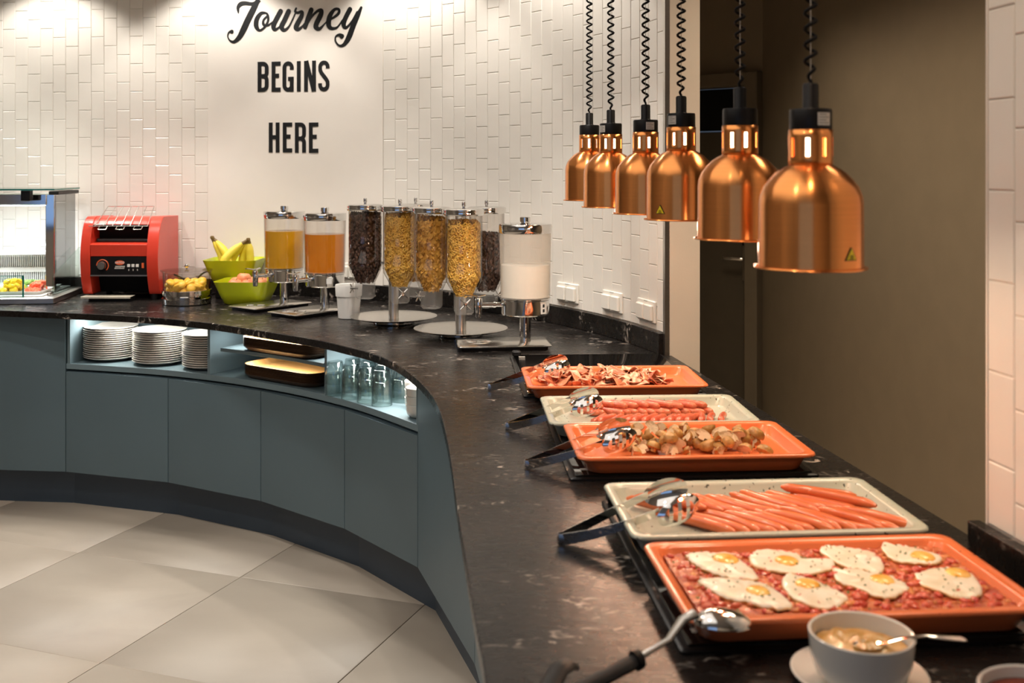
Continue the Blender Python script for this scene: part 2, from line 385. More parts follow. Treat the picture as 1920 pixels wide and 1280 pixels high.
M['mskin'] = mat("browned_mushroom_skin", (.30, .14, .03), .4, col2=(.62, .36, .11), vscale=26, bump=.2, bscale=90)
M['mcut'] = mat("pale_mushroom_flesh", (.38, .22, .09), .5, col2=(.76, .58, .36), vscale=30, lo=.40, hi=.55, bump=.2, bscale=150)
M['eggw'] = mat("fried_egg_white", (.76, .68, .50), .30, col2=(.88, .82, .68), vscale=24, bump=.12, bscale=90, coat=.2)
M['eggedge'] = mat("browned_egg_edge", (.58, .28, .05), .4, col2=(.82, .60, .28), vscale=40)
M['yolk'] = mat("egg_yolk", (.78, .36, .035), .25, col2=(.92, .60, .16), vscale=45, coat=.3)
M['herb'] = mat("chopped_herb", (.10, .17, .03), .6)
M['stew'] = mat("tomato_bean_stew", (.36, .034, .012), .25, col2=(.60, .17, .06), vscale=55, lo=.36, hi=.62, bump=.5, bscale=110, coat=.3)
M['bean'] = mat("stewed_bean", (.68, .26, .06), .25, col2=(.50, .09, .03), vscale=60, coat=.3)
M['tomchunk'] = mat("stewed_tomato_chunk", (.52, .04, .016), .2, col2=(.66, .13, .06), vscale=40, coat=.4)
M['mustard'] = mat("creamy_mustard_dip", (.56, .31, .085), .28, col2=(.80, .56, .28), vscale=22, lo=.38, hi=.6, coat=.3)
M['ketchup'] = mat("brown_red_sauce", (.20, .035, .015), .25)
M['stewtray'] = M['orange']
M['led'] = mat("led_strip", (.9, .95, 1), .4, emit=(.70, .87, 1.0), estr=6.0)
M['grille'] = mat("white_slotted_metal", (.70, .70, .66), .4)
M['dark'] = mat("dark_recess", (.01, .01, .01), .7, spec=.1)
M['logo_o'] = mat("orange_badge", (.75, .13, .04), .4)
M['bluesteel'] = mat("mirror_steel_profile", (.70, .70, .70), .10, 1.0, var=.01)

# ------------------------------------------------------------------ plan of the room
C0 = (-2.015, 3.268); RW = 2.652
TH0, TH1, TH2 = radians(82.0), radians(59.2), radians(14.4)       # sign panel edges, end of the curved wall
def arc(r, th): return (C0[0] + r * cos(th), C0[1] + r * sin(th))
TL = (-sin(TH0), cos(TH0)); NL = (cos(TH0), sin(TH0))
def leftline(s, d=0.0):
    p = arc(RW, TH0); return (p[0] + TL[0] * s + NL[0] * d, p[1] + TL[1] * s + NL[1] * d)
RD = (0.1357, -0.9907); RN = (0.9907, 0.1357); RP = (0.800, 1.83)   # near tiled wall on the service side
def rw(s, d=0.0): return (RP[0] + RD[0] * s + RN[0] * d, RP[1] + RD[1] * s + RN[1] * d)

# floor
fl = MB().box((-1.0, 2.2, -.056), (12, 13, .10)).build("floor", M['grout_floor'], smooth=0)
tag(fl, "grey beige concrete tiled floor in front of the buffet", "floor", kind="structure")
E1 = (.343, .939); E2 = (.939, -.343); PT = .80
ft = MB().box((0, 0, -.003), (PT - .004, PT - .004, .012), ch=.0015)
ft_src = None
for i in range(-6, 6):
    for j in range(-3, 8):
        u = -2.494 + (i + .5) * PT; v = 2.890 + (j + .5) * .797
        x = E2[0] * u + E1[0] * v; y = E2[1] * u + E1[1] * v
        if not (-4.6 < x < 2.6 and -1.0 < y < 7.6): continue
        if ft_src is None: ft_src = ft.build("floor_tile", M['floor'], fl, loc=(x, y, 0), rot=(0, 0, atan2(E1[1], E1[0]) - pi / 2))
        else: inst("floor_tile", ft_src, fl, (x, y, 0), (0, 0, atan2(E1[1], E1[0]) - pi / 2))
# ceiling
ce = MB().box((-1.0, 2.2, CEIL + .05), (12, 13, .10)).build("ceiling", M['ceil'], smooth=0)
tag(ce, "plain pale ceiling above the buffet room", "ceiling", kind="structure")
# tiled left wall, white sign panel, tiled curved wall
ZT0, ZT1 = 1.027, CEIL
def arcwall(name, a0, a1, r0, r1, m, n, label):
    P = [arc(r0, a0 + (a1 - a0) * i / n) for i in range(n + 1)] + [arc(r1, a1 + (a0 - a1) * i / n) for i in range(n + 1)]
    o = MB().prism(P, 0, CEIL, 0).build(name, m, smooth=20); return tag(o, label, "wall", kind="structure")
wl = MB().prism([leftline(0, .0035), leftline(3.6, .0035), leftline(3.6, .12), leftline(0, .12)], 0, CEIL).build("wall_left", M['grout'], smooth=0)
tag(wl, "white vertical tiled wall behind the display case and toaster", "wall", kind="structure")
wc = arcwall("wall_centre", TH0, TH1, RW - .004, RW + .118, M['panel'], 24, "smooth white wall panel carrying the black lettering")
wb = arcwall("wall_back", TH1, TH2, RW + .0035, RW + .118, [M['grout'], M['beige']], 40, "curved white tiled wall with three sockets behind the dispensers")
TW, THt, GAP = .0752, .1510, .0019
def tilemesh(wd, ht):
    a, b = wd / 2 - GAP / 2, ht / 2 - GAP / 2; c = .0022
    P = [(-a, .0045, -b), (a, .0045, -b), (a, .0045, b), (-a, .0045, b), (-a, c * .7, -b), (a, c * .7, -b), (a, c * .7, b), (-a, c * .7, b),
         (-a + c, 0, -b + c), (a - c, 0, -b + c), (a - c, 0, b - c), (-a + c, 0, b - c)]
    F = [(0, 1, 5, 4), (1, 2, 6, 5), (2, 3, 7, 6), (3, 0, 4, 7), (4, 5, 9, 8), (5, 6, 10, 9), (6, 7, 11, 10), (7, 4, 8, 11), (8, 9, 10, 11)]
    return MB().add(P, F)
cache = {}
def put_tile(par, x, y, rz, z0, z1, wd=TW):
    k = (round(z1 - z0, 3), round(wd, 4))
    if k[0] < .012: return
    if k not in cache:
        o = tilemesh(wd, k[0]).build("wall_tile", M['tile'], par, smooth=0); cache[k] = o
    else: o = inst("wall_tile", cache[k], par)
    o.location = (x, y, (z0 + z1) / 2)
    tlt = random.uniform(-.004, .004)
    o.rotation_euler = (random.uniform(-.003, .003), 0, rz + tlt)
def column(par, x, y, rz, joint, top, wd=TW):
    k = math.floor((ZT0 - joint) / THt); z = joint + k * THt
    while z < top - .01:
        put_tile(par, x, y, rz, max(z, ZT0), min(z + THt, top), wd); z += THt
TOPZ = 2.64
for i in range(24):
    x, y = leftline((i + .5) * TW)
    column(wl, x, y, atan2(-TL[1], -TL[0]), 2.396 + i * .0503, TOPZ)
NC = 27; da = (TH1 - TH2) / NC
for i in range(NC):
    th = TH1 - (i + .5) * da
    x, y = arc(RW, th)
    column(wb, x, y, th - pi / 2, 2.373 - i * .0503, TOPZ, 2 * RW * math.tan(da / 2))
# plain upper tiles above the picture, joined
up = MB()
for i in range(24):
    x, y = leftline((i + .5) * TW); t = tilemesh(TW, CEIL - TOPZ); up.join(t, (x, y, (CEIL + TOPZ) / 2), atan2(-TL[1], -TL[0]))
tag(up.build("upper_tiles", M['tile'], wl, smooth=0), kind="stuff")
up = MB()
for i in range(NC):
    th = TH1 - (i + .5) * da; x, y = arc(RW, th); up.join(tilemesh(TW, CEIL - TOPZ), (x, y, (CEIL + TOPZ) / 2), th - pi / 2)
tag(up.build("upper_tiles", M['tile'], wb, smooth=0), kind="stuff")
# slim metal edge and beige end face of the curved wall
a = TH2 - .0012
t1 = MB().prism([arc(RW - .006, a + .004), arc(RW + .012, a + .004), arc(RW + .012, a - .003), arc(RW - .006, a - .003)], .95, CEIL).build("trim_1", M['steel'], smooth=0)
tag(t1, "slim grey metal edge strip ending the curved tiled wall", "trim", kind="structure")
we = MB().prism([arc(RW + .012, a + .001), arc(RW + .128, a + .001), arc(RW + .128, a - .004), arc(RW + .012, a - .004)], 0, CEIL).build("trim_2", M['beige'], smooth=0)
tag(we, "beige painted end face of the curved tiled wall", "trim", kind="structure")
# near tiled wall on the service side
wr = MB().prism([rw(0, .0035), rw(1.15, .0035), rw(1.15, .10), rw(0, .10)], 0, CEIL).build("wall_right", M['grout'], smooth=0)
tag(wr, "white tiled wall end lit orange by the nearest heat lamp", "wall", kind="structure")
for i in range(6):
    x, y = rw((i + .5) * TW); column(wr, x, y, atan2(RD[1], RD[0]), 1.739 - .0503 * i, 2.3)
up = MB()
for i in range(6):
    x, y = rw((i + .5) * TW); up.join(tilemesh(TW, CEIL - 2.3), (x, y, (CEIL + 2.3) / 2), atan2(RD[1], RD[0]))
tag(up.build("upper_tiles", M['tile'], wr, smooth=0), kind="stuff")
t3 = MB().prism([rw(-.004, -.001), rw(0, -.001), rw(0, .10), rw(-.004, .10)], .95, CEIL).build("trim_3", M['panel'], smooth=0)
tag(t3, "thin pale edge strip on the near tiled wall", "trim", kind="structure")
# corridor walls, door
CD = (-.1357, .9907)
def cw(s, d=0.0): return (1.578 - CD[0] * s + CD[1] * d, 6.85 - CD[1] * s - CD[0] * d * -1)
cwp = lambda s, d: (1.578 - CD[0] * s + .9907 * d, 6.85 - CD[1] * s + .1357 * d)
wk = MB().prism([cwp(-.1, 0), cwp(11, 0), cwp(11, .1), cwp(-.1, .1)], 0, CEIL).build("wall_corridor", M['brown'], smooth=0)
tag(wk, "dark taupe corridor wall behind the heat lamps", "wall", kind="structure")
bb = MB().prism([cwp(0, -.016), cwp(9, -.016), cwp(9, 0), cwp(0, 0)], 0, .085).build("baseboard_right", M['skirt'], smooth=0)
tag(bb, "pale skirting board along the taupe corridor wall", "baseboard", kind="structure")
DD = (-.74, .6726); DN = (.6726, .74)
def dw(s, d=0.0): return (1.578 + DD[0] * s + DN[0] * d, 6.85 + DD[1] * s + DN[1] * d)
wd_ = MB().prism([dw(1.12, .0), dw(3.4, 0), dw(3.4, .1), dw(1.12, .1)], 0, CEIL)
wd_.prism([dw(-.05, 0), dw(1.12, 0), dw(1.12, .1), dw(-.05, .1)], 2.235, CEIL)
wd_ = wd_.build("wall_door", M['brown'], smooth=0); tag(wd_, "taupe wall around the dark corridor door", "wall", kind="structure")
dr = thing("door_1", "dark taupe corridor door with lever handle behind the lamps", "door", (1.578, 6.85, 0), atan2(DD[1], DD[0]), kind="structure")
# door local frame: x runs along the wall away from the corner, +y towards the room
fr = MB().box((.045, .0, 1.1175), (.09, .16, 2.235), ch=.008).box((1.075, .0, 1.1175), (.09, .16, 2.235), ch=.008).box((.56, .0, 2.19), (.94, .16, .09), ch=.008)
fr.build("door_frame", M['doorframe'], dr, smooth=30)
lf = MB().box((.56, -.055, .935), (.936, .04, 1.85), ch=.004).build("door_leaf", M['door'], dr, smooth=30)
MB().box((.56, -.06, 2.005), (.936, .03, .27), ch=.004).build("dark_top_panel", M['dark'], dr, smooth=30)  # near-black panel filling the band above the leaf
hd = MB().box((.135, -.031, 1.02), (.05, .012, .24), ch=.004)
hd.build("lock_plate", M['doorframe'], dr)
MB().box((.135, -.026, 1.20), (.055, .024, .14), ch=.008).build("card_reader", M['black'], dr)
MB().tube([(.135, -.028, 1.045), (.135, .02, 1.045), (.15, .03, 1.045), (.27, .03, 1.045)], .0095, 8).build("door_handle", M['chrome'], dr)
# rest of the room behind the viewpoint, with a daylight window
wf = MB().box((-5.4, -4.0, 1.475), (1.8, .2, 2.95)).box((1.6, -4.0, 1.475), (4.2, .2, 2.95)).box((-2.5, -4.0, .4), (4.0, .2, .8)).box((-2.5, -4.0, 2.72), (4.0, .2, .46))
wf = wf.build("wall_front", M['roomwall'], smooth=0); tag(wf, "warm grey room wall with a wide window behind the viewpoint", "wall", kind="structure")
wn = thing("window_1", "wide window in the room wall behind the viewpoint", "window", (-2.5, -4.0, .8), kind="structure")
MB().box((0, 0, .845), (4.0, .012, 1.69)).build("window_pane", clearmat("window_glass", (.97, .98, 1)), wn, smooth=0)
MB().box((-1.97, 0, .845), (.06, .1, 1.69)).box((1.97, 0, .845), (.06, .1, 1.69)).box((0, 0, .03), (3.88, .1, .06)).box((0, 0, 1.66), (3.88, .1, .06)).build("window_frame", M['blackm'], wn, smooth=0)
ww = MB().box((-6.2, 2.1, 1.475), (.2, 12.4, 2.95)).build("wall_west", M['roomwall'], smooth=0)
tag(ww, "warm grey far side wall of the dining room", "wall", kind="structure")

wno = MB().box((-1.2, 8.35, 1.475), (10.2, .1, 2.95)).build("wall_north", M['roomwall'], smooth=0)
tag(wno, "warm grey rear wall beyond the tiled buffet wall", "wall", kind="structure")
# wall lettering
TM = radians(70.0); RLt = RW - .004
def wpt(u, v, d=0.0):
    th = TM - u / RLt; p = arc(RLt - d, th); return (p[0], p[1], v)
def ribbon(mb, stroke, d=.002, rnd=True, n=6):
    P = catmull([(a, b, c) for a, b, c in stroke], n) if n else stroke
    L = []; R = []
    for i, (x, y, wd) in enumerate(P):
        a = P[max(i - 1, 0)]; b = P[min(i + 1, len(P) - 1)]
        tx, ty = b[0] - a[0], b[1] - a[1]; l = hypot(tx, ty) or 1; nx, ny = -ty / l, tx / l
        if rnd and i == 0:
            for q in (3, 2, 1):
                an = pi / 2 * q / 4; h = wd / 2
                L.append((x - tx / l * h * sin(an) + nx * h * cos(an), y - ty / l * h * sin(an) + ny * h * cos(an)))
                R.append((x - tx / l * h * sin(an) - nx * h * cos(an), y - ty / l * h * sin(an) - ny * h * cos(an)))
        L.append((x + nx * wd / 2, y + ny * wd / 2)); R.append((x - nx * wd / 2, y - ny * wd / 2))
        if rnd and i == len(P) - 1:
            for q in (1, 2, 3):
                an = pi / 2 * q / 4; h = wd / 2
                L.append((x + tx / l * h * sin(an) + nx * h * cos(an), y + ty / l * h * sin(an) + ny * h * cos(an)))
                R.append((x + tx / l * h * sin(an) - nx * h * cos(an), y + ty / l * h * sin(an) - ny * h * cos(an)))
    k = len(L); V = [wpt(*p, d) for p in L] + [wpt(*p, d) for p in R] + [wpt(*p, 0) for p in L] + [wpt(*p, 0) for p in R]
    F = []
    for i in range(k - 1):
        F += [(i, i + 1, k + i + 1, k + i), (i + 1, i, 2 * k + i, 2 * k + i + 1), (k + i, k + i + 1, 3 * k + i + 1, 3 * k + i)]
    F += [(0, k, 3 * k, 2 * k), (2 * k - 1, k - 1, 3 * k - 1, 4 * k - 1)]
    mb.add(V, F)
SCRIPT = {
'J': [[(-0.2669, 2.5202, 0.0267), (-0.292, 2.4768, 0.0345), (-0.3232, 2.4205, 0.0359), (-0.3504, 2.3675, 0.0342), (-0.3737, 2.3286, 0.0279), (-0.4046, 2.305, 0.017), (-0.4293, 2.3141, 0.0092), (-0.4401, 2.336, 0.0077), (-0.4332, 2.3567, 0.0101), (-0.4177, 2.3599, 0.0231)], [(-0.2528, 2.5197, 0.0079), (-0.27, 2.5132, 0.0188), (-0.2998, 2.5057, 0.0188), (-0.3388, 2.5113, 0.0218), (-0.3659, 2.5065, 0.0248), (-0.3807, 2.4883, 0.0186), (-0.3791, 2.4616, 0.0077)]],
'o': [[(-0.215, 2.454, 0.0095), (-0.2449, 2.4537, 0.0189), (-0.27, 2.426, 0.0251), (-0.2747, 2.3868, 0.0266), (-0.2544, 2.3625, 0.0142), (-0.2229, 2.3815, 0.0126), (-0.204, 2.4165, 0.0127), (-0.2087, 2.4466, 0.0126), (-0.2229, 2.4564, 0.0095)], [(-0.2079, 2.438, 0.0111), (-0.2308, 2.4175, 0.0111), (-0.2308, 2.3925, 0.0158), (-0.2055, 2.388, 0.011), (-0.1779, 2.4048, 0.008)]],
'u': [[(-0.1302, 2.4599, 0.0271), (-0.1541, 2.4217, 0.0271), (-0.1723, 2.3868, 0.027), (-0.166, 2.3638, 0.0191), (-0.1358, 2.3784, 0.0096), (-0.1087, 2.4199, 0.0096)], [(-0.0823, 2.4578, 0.0272), (-0.1063, 2.4127, 0.0272), (-0.1247, 2.3779, 0.0272), (-0.1087, 2.3589, 0.0192), (-0.0783, 2.3796, 0.0096), (-0.0422, 2.4453, 0.0064)]],
'r': [[(-0.0366, 2.4719, 0.0096), (-0.043, 2.456, 0.0128), (-0.0286, 2.4475, 0.0145), (-0.002, 2.4519, 0.0162), (-0.0044, 2.4294, 0.0242), (-0.0262, 2.3951, 0.0275), (-0.0382, 2.3688, 0.0274), (-0.0221, 2.3596, 0.0177), (0.0061, 2.3795, 0.0097), (0.0263, 2.4068, 0.0065)]],
'n': [[(0.0547, 2.4581, 0.0277), (0.0344, 2.4134, 0.0276), (0.0166, 2.3685, 0.0227)], [(0.0223, 2.3718, 0.0081), (0.0547, 2.4195, 0.0114), (0.0913, 2.4492, 0.0147), (0.1158, 2.4513, 0.0229), (0.1117, 2.427, 0.0295), (0.0872, 2.3862, 0.0294), (0.0848, 2.3653, 0.0294), (0.106, 2.3566, 0.018), (0.1363, 2.3803, 0.0082), (0.1568, 2.4001, 0.0065)]],
'e': [[(0.1568, 2.3967, 0.0065), (0.1938, 2.412, 0.0132), (0.2227, 2.4312, 0.0165), (0.2243, 2.4506, 0.0149), (0.1979, 2.4522, 0.0165), (0.1691, 2.4204, 0.028), (0.1609, 2.379, 0.0296), (0.1773, 2.3558, 0.0198), (0.2144, 2.3587, 0.0116), (0.2475, 2.3951, 0.0083)]],
'y': [[(0.2932, 2.4463, 0.0284), (0.2682, 2.4077, 0.0283), (0.2541, 2.3739, 0.0283), (0.2691, 2.3536, 0.0166), (0.304, 2.3813, 0.0117), (0.3391, 2.4308, 0.0117)], [(0.3642, 2.4512, 0.0152), (0.3433, 2.4134, 0.0268), (0.314, 2.36, 0.0318), (0.2849, 2.2995, 0.0316), (0.2558, 2.2663, 0.0199), (0.2268, 2.2628, 0.0116), (0.2045, 2.2862, 0.0083), (0.2061, 2.3104, 0.01), (0.2268, 2.3184, 0.0166), (0.2434, 2.3106, 0.0265)]],
}
lt = thing("wall_lettering", "black flowing script word Journey on the white wall panel", "lettering", wpt(0, 2.4), group="wall lettering")
def letter(par, strokes, rnd, n):
    mb = MB()
    for k, s in enumerate(strokes): ribbon(mb, s, .002 + .0002 * k, rnd, n)
    l = par.location; mb.v = [(x - l[0], y - l[1], z - l[2]) for x, y, z in mb.v]
    mb.build("letter", M['letter'], par, smooth=30)
for ch in "Journey": letter(lt, SCRIPT[ch], True, 6)
def arcs(cx, cy, rx, ry, a0, a1, n=8): return [(cx + rx * cos(radians(a0 + (a1 - a0) * i / n)), cy + ry * sin(radians(a0 + (a1 - a0) * i / n))) for i in range(n + 1)]
def block(ch, u0, u1, z0, z1):
    t = .0222; W_ = u1 - u0; H_ = z1 - z0; x0, x1 = t / 2, W_ - t / 2; h = t / 2; r = .022
    S = []
    if ch == 'B':
        m = H_ * .52
        S = [[(x0, 0), (x0, H_)], [(x0, H_ - h)] + arcs(x1 - r, H_ - h - r, r, r, 90, 0) + arcs(x1 - r * .8, m + r * .8, r * .8, r * .8, 0, -90) + [(x0, m)],
             [(x0, m)] + arcs(x1 - r, m - r, r, r, 90, 0) + arcs(x1 - r, h + r, r, r, 0, -90) + [(x0, h)]]
    if ch == 'E': S = [[(x0, 0), (x0, H_)], [(x0, H_ - h), (W_, H_ - h)], [(x0, H_ * .53), (W_ * .82, H_ * .53)], [(x0, h), (W_, h)]]
    if ch == 'G': S = [arcs(W_ / 2, H_ - h - (W_ / 2 - h), W_ / 2 - h, W_ / 2 - h, 0, 180)[:1] and [(x1, H_ * .72)] + arcs(W_ / 2, H_ - W_ / 2, W_ / 2 - h, W_ / 2 - h, 0, 180) + arcs(W_ / 2, W_ / 2, W_ / 2 - h, W_ / 2 - h, 180, 350), [(x1, 0), (x1, H_ * .49)], [(W_ * .5, H_ * .49 - h), (W_, H_ * .49 - h)]]
    if ch == 'I': S = [[(W_ / 2, 0), (W_ / 2, H_)]]
    if ch == 'N': S = [[(x0, 0), (x0, H_)], [(x1, 0), (x1, H_)], [(x0 + .002, H_), (x1 - .002, 0)]]
    if ch == 'S':
        q = W_ / 2 - h
        S = [[(x1, H_ * .74)] + arcs(W_ / 2, H_ - W_ / 2, q, q, 0, 180) + [(x0 + .001, H_ * .68), (x0 + .008, H_ * .60), (W_ / 2, H_ * .49), (x1 - .008, H_ * .38), (x1 - .001, H_ * .31)] + arcs(W_ / 2, W_ / 2, q, q, 0, -180) + [(x0, H_ * .27)]]
    if ch == 'H': S = [[(x0, 0), (x0, H_)], [(x1, 0), (x1, H_)], [(x0, H_ * .51), (x1, H_ * .51)]]
    if ch == 'R':
        m = H_ * .47
        S = [[(x0, 0), (x0, H_)], [(x0, H_ - h)] + arcs(x1 - r, H_ - h - r, r, r, 90, 0) + arcs(x1 - r, m + r, r, r, 0, -90) + [(x0, m)], [(x0 + .012, m)] + arcs(x1 - r, m - r, r, r, 90, 0) + [(x1, 0)]]
    return [[(u0 + a, z0 + b, t) for a, b in s] for s in S]
for word, desc, spec_ in (("BEGINS", "middle line", (('B', -0.2661, -0.2016, 2.0328, 2.1942), ('E', -0.1834, -0.1302, 2.0321, 2.1928), ('G', -0.1183, -0.0519, 2.0304, 2.1924), ('I', -0.0318, -0.01, 2.0302, 2.1911), ('N', 0.0118, 0.0829, 2.0286, 2.1911), ('S', 0.0978, 0.1666, 2.0263, 2.1894))),
                          ("HERE", "lowest line", (('H', -0.2, -0.1366, 1.7082, 1.8681), ('E', -0.1167, -0.0607, 1.7078, 1.8671), ('R', -0.0438, 0.0223, 1.706, 1.8662), ('E', 0.0409, 0.0978, 1.7049, 1.865)))):
    b_ = thing("wall_lettering", f"black capital word {word} as the {desc} on the white wall panel", "lettering", wpt(0, spec_[0][3]), group="wall lettering")
    for s in spec_: letter(b_, block(*s), False, 0)

# ------------------------------------------------------------------ worktop and splashbacks
EDGE = [(-3.7, 5.26), (-3.0, 5.235), (-2.436, 5.165), (-1.754, 4.97), (-1.355, 4.765), (-1.049, 4.520), (-.771, 4.276), (-.635, 4.123), (-.508, 3.960), (-.405, 3.770), (-.318, 3.531), (-.250, 3.286), (-.2035, 3.045), (-.165, 2.740), (-.138, 2.481), (-.115, 2.230), (-.0735, 1.807), (-.050, 1.574), (-.035, 1.427), (-.02, 1.1), (-.01, .55)]
edge = catmull(EDGE, 5)
wt_poly = list(edge) + [rw(1.28), rw(-.0, -.0), (.862, 1.86), (.567, 3.985)] + [arc(RW - .001, TH2 + (TH0 - TH2) * i / 40) for i in range(0, 41)] + [leftline(s, -.001) for s in (.5, 1.2, 1.9)]
wt = MB().prism(wt_poly, .92, .95).build("worktop", M['stone'], smooth=30, bevel=.003)
tag(wt, "long curved black stone worktop with pale veins", "worktop")
def splash(inner, outer, lab):
    n = len(inner); o = MB().prism(inner + outer[::-1], .9505, 1.027).build("splashback", M['stone'], smooth=25, bevel=.002)
    return tag(o, lab, "splashback", "stone splashbacks")
aa = [TH2 + .004 + (TH0 - TH2 - .004) * i / 50 for i in range(51)]
splash([arc(RW - .021, t) for t in aa] + [leftline(s, -.021) for s in (.6, 1.5)], [arc(RW - .001, t) for t in aa] + [leftline(s, -.001) for s in (.6, 1.5)], "curved black stone splashback under the tiled wall and sockets")
splash([rw(-.022, -.024), rw(1.1, -.024)], [rw(-.022, -.001), rw(1.1, -.001)], "short black stone splashback under the near tiled wall")

# ------------------------------------------------------------------ cabinets
J = [(-3.27, 5.29), (-2.702, 5.262), (-2.136, 5.207), (-1.59, 5.03), (-1.097, 4.749), (-.675, 4.384), (-.343, 3.958), (-.109, 3.185), (.0, 2.5), (.075, 1.75)]
def nrm(i):
    n = (0, 0)
    for k in (i - 1, i):
        if 0 <= k < len(J) - 1:
            tx, ty = J[k + 1][0] - J[k][0], J[k + 1][1] - J[k][1]; l = hypot(tx, ty); n = (n[0] - ty / l, n[1] + tx / l)
    l = hypot(*n); return (n[0] / l, n[1] / l)
NJ = [nrm(i) for i in range(len(J))]
def off(i, d): return (J[i][0] + NJ[i][0] * d, J[i][1] + NJ[i][1] * d)
def lerp(a, b, t): return (a[0] + (b[0] - a[0]) * t, a[1] + (b[1] - a[1]) * t)
def strip(i, d0, d1, e):
    a0, b0, a1, b1 = off(i, d0), off(i + 1, d0), off(i, d1), off(i + 1, d1)
    return [lerp(a0, b0, e), lerp(a0, b0, 1 - e), lerp(a1, b1, 1 - e), lerp(a1, b1, e)]
CL = ["full-height blue grey cabinet under the outer half of the display case", "full-height blue grey cabinet under the display case, next to the open shelf", "blue grey cabinet below the plate stacks, beside the full-height one", "blue grey cabinet below the middle and divider-side plate stacks", "blue grey cabinet below the wooden trays and first glasses", "blue grey cabinet below the glasses and white bowls", "full-height blue grey end cabinet right after the glasses, under the worktop bend", "full-height blue grey cabinet under the spoon end of the worktop", "full-height blue grey cabinet nearest the viewpoint under the worktop"]
for i in range(9):
    full = i in (0, 1, 6, 7, 8)
    cx, cy = lerp(J[i], J[i + 1], .5)
    t = thing("base_cabinet", CL[i], "cabinet", (cx, cy, 0), group="blue grey base cabinets")
    def loc(P): return [(x - cx, y - cy) for x, y in P]
    top = .918 if full else .655
    MB().prism(loc(strip(i, .022, .46, .002)), .17, top).build("carcass", M['cab'], t, smooth=0)
    MB().prism(loc(strip(i, 0, .019, .0032)), .172, top - .003).build("door", M['cab'], t, smooth=0, bevel=.0012)
    MB().prism(loc(strip(i, .07, .10, .0)), 0, .17).build("plinth", M['plinth'], t, smooth=0)
# open shelf unit over the four low cabinets
SH = catmull(J[2:7], 12)
def shn(k):
    a = SH[max(k - 1, 0)]; b = SH[min(k + 1, len(SH) - 1)]; tx, ty = b[0] - a[0], b[1] - a[1]; l = hypot(tx, ty); return (-ty / l, tx / l)
def sho(k, d): n = shn(k); return (SH[k][0] + n[0] * d, SH[k][1] + n[1] * d)
def shelf_index(q):      # index on the shelf front where x/y first exceeds q
    for k, p in enumerate(SH):
        if p[0] / p[1] > q: return k
    return len(SH) - 1
kA = shelf_index(-.2804); kB = shelf_index(-.1765); KE = len(SH) - 1
os_ = thing("open_shelf", "lit open shelf unit under the worktop holding plates, trays and glasses", "shelf", (0, 0, 0))
def band(k0, k1, d0, d1): return [sho(k, d0) for k in range(k0, k1 + 1)] + [sho(k, d1) for k in range(k1, k0 - 1, -1)]
MB().prism(band(0, KE, .004, .40), .664, .690).build("bottom_board", M['cabin'], os_, smooth=20, bevel=.001)
MB().prism(band(0, KE, .385, .40), .690, .918).build("back_panel", M['cabin'], os_, smooth=20)
def divider(k, s0, s1, z0=.690, z1=.918, d0=.006):
    n = shn(k); t = (n[1], -n[0]); p = SH[k]
    P = [(p[0] + t[0] * s + n[0] * d, p[1] + t[1] * s + n[1] * d) for s, d in ((s0, d0), (s1, d0), (s1, .384), (s0, .384))]
    MB().prism(P, z0, z1).build("divider", M['cabin'], os_, smooth=0, bevel=.001)
divider(0, .004, .020); divider(kA, -.008, .008); divider(kB, -.008, .008); divider(KE, -.020, -.004)
MB().prism(band(kA + 1, kB - 1, .03, .383), .795, .811).build("middle_board", M['cabin'], os_, smooth=20, bevel=.001)
for (k0, k1) in ((1, kA - 1), (kA + 1, kB - 1), (kB + 1, KE - 1)):
    MB().prism(band(k0, k1, .05, .062), .912, .918).build("led_strip", M['led'], os_, smooth=0)
    km = (k0 + k1) // 2; x, y = sho(km, .075); n = shn(km)
    ln = hypot(SH[k1][0] - SH[k0][0], SH[k1][1] - SH[k0][1])
    area((x, y, .908), (0, 0, atan2(-n[0], n[1])), ln * .85, .04, 4.6 if k0 > kB else (5.2 if k0 < kA else 3.6), COOL)
km = (kA + kB) // 2; x, y = sho(km, .07); n = shn(km); area((x, y, .790), (0, 0, atan2(-n[0], n[1])), .4, .03, 1.3, COOL)

# plates in three stacks
pl_prof = [(0, .004), (.060, .004), (.066, .0), (.072, .001), (.085, .004), (.112, .012), (.127, .018), (.128, .0205), (.126, .0215), (.110, .0165), (.086, .0085), (.070, .0065), (0, .0065)]
pl_src = None
for (x, y, n, sc_, lab) in ((-1.967, 5.335, 15, 1.0, "plate stack nearest the cabinet side"), (-1.690, 5.225, 15, .99, "middle plate stack"), (-1.425, 5.105, 15, .93, "plate stack against the divider")):
    for k in range(n):
        lb = f"white round plate, {ordw(n - k)} from the top of the {lab}"
        if pl_src is None: o = pl_src = MB().lathe(pl_prof, 40).build("plate", M['white'])
        else: o = inst("plate", pl_src)
        o.location = (x + random.uniform(-.0015, .0015), y + random.uniform(-.0015, .0015), .6905 + k * .0103); o.scale = (sc_, sc_, 1)
        tag(o, lb, "plate", "white plates on the open shelf")
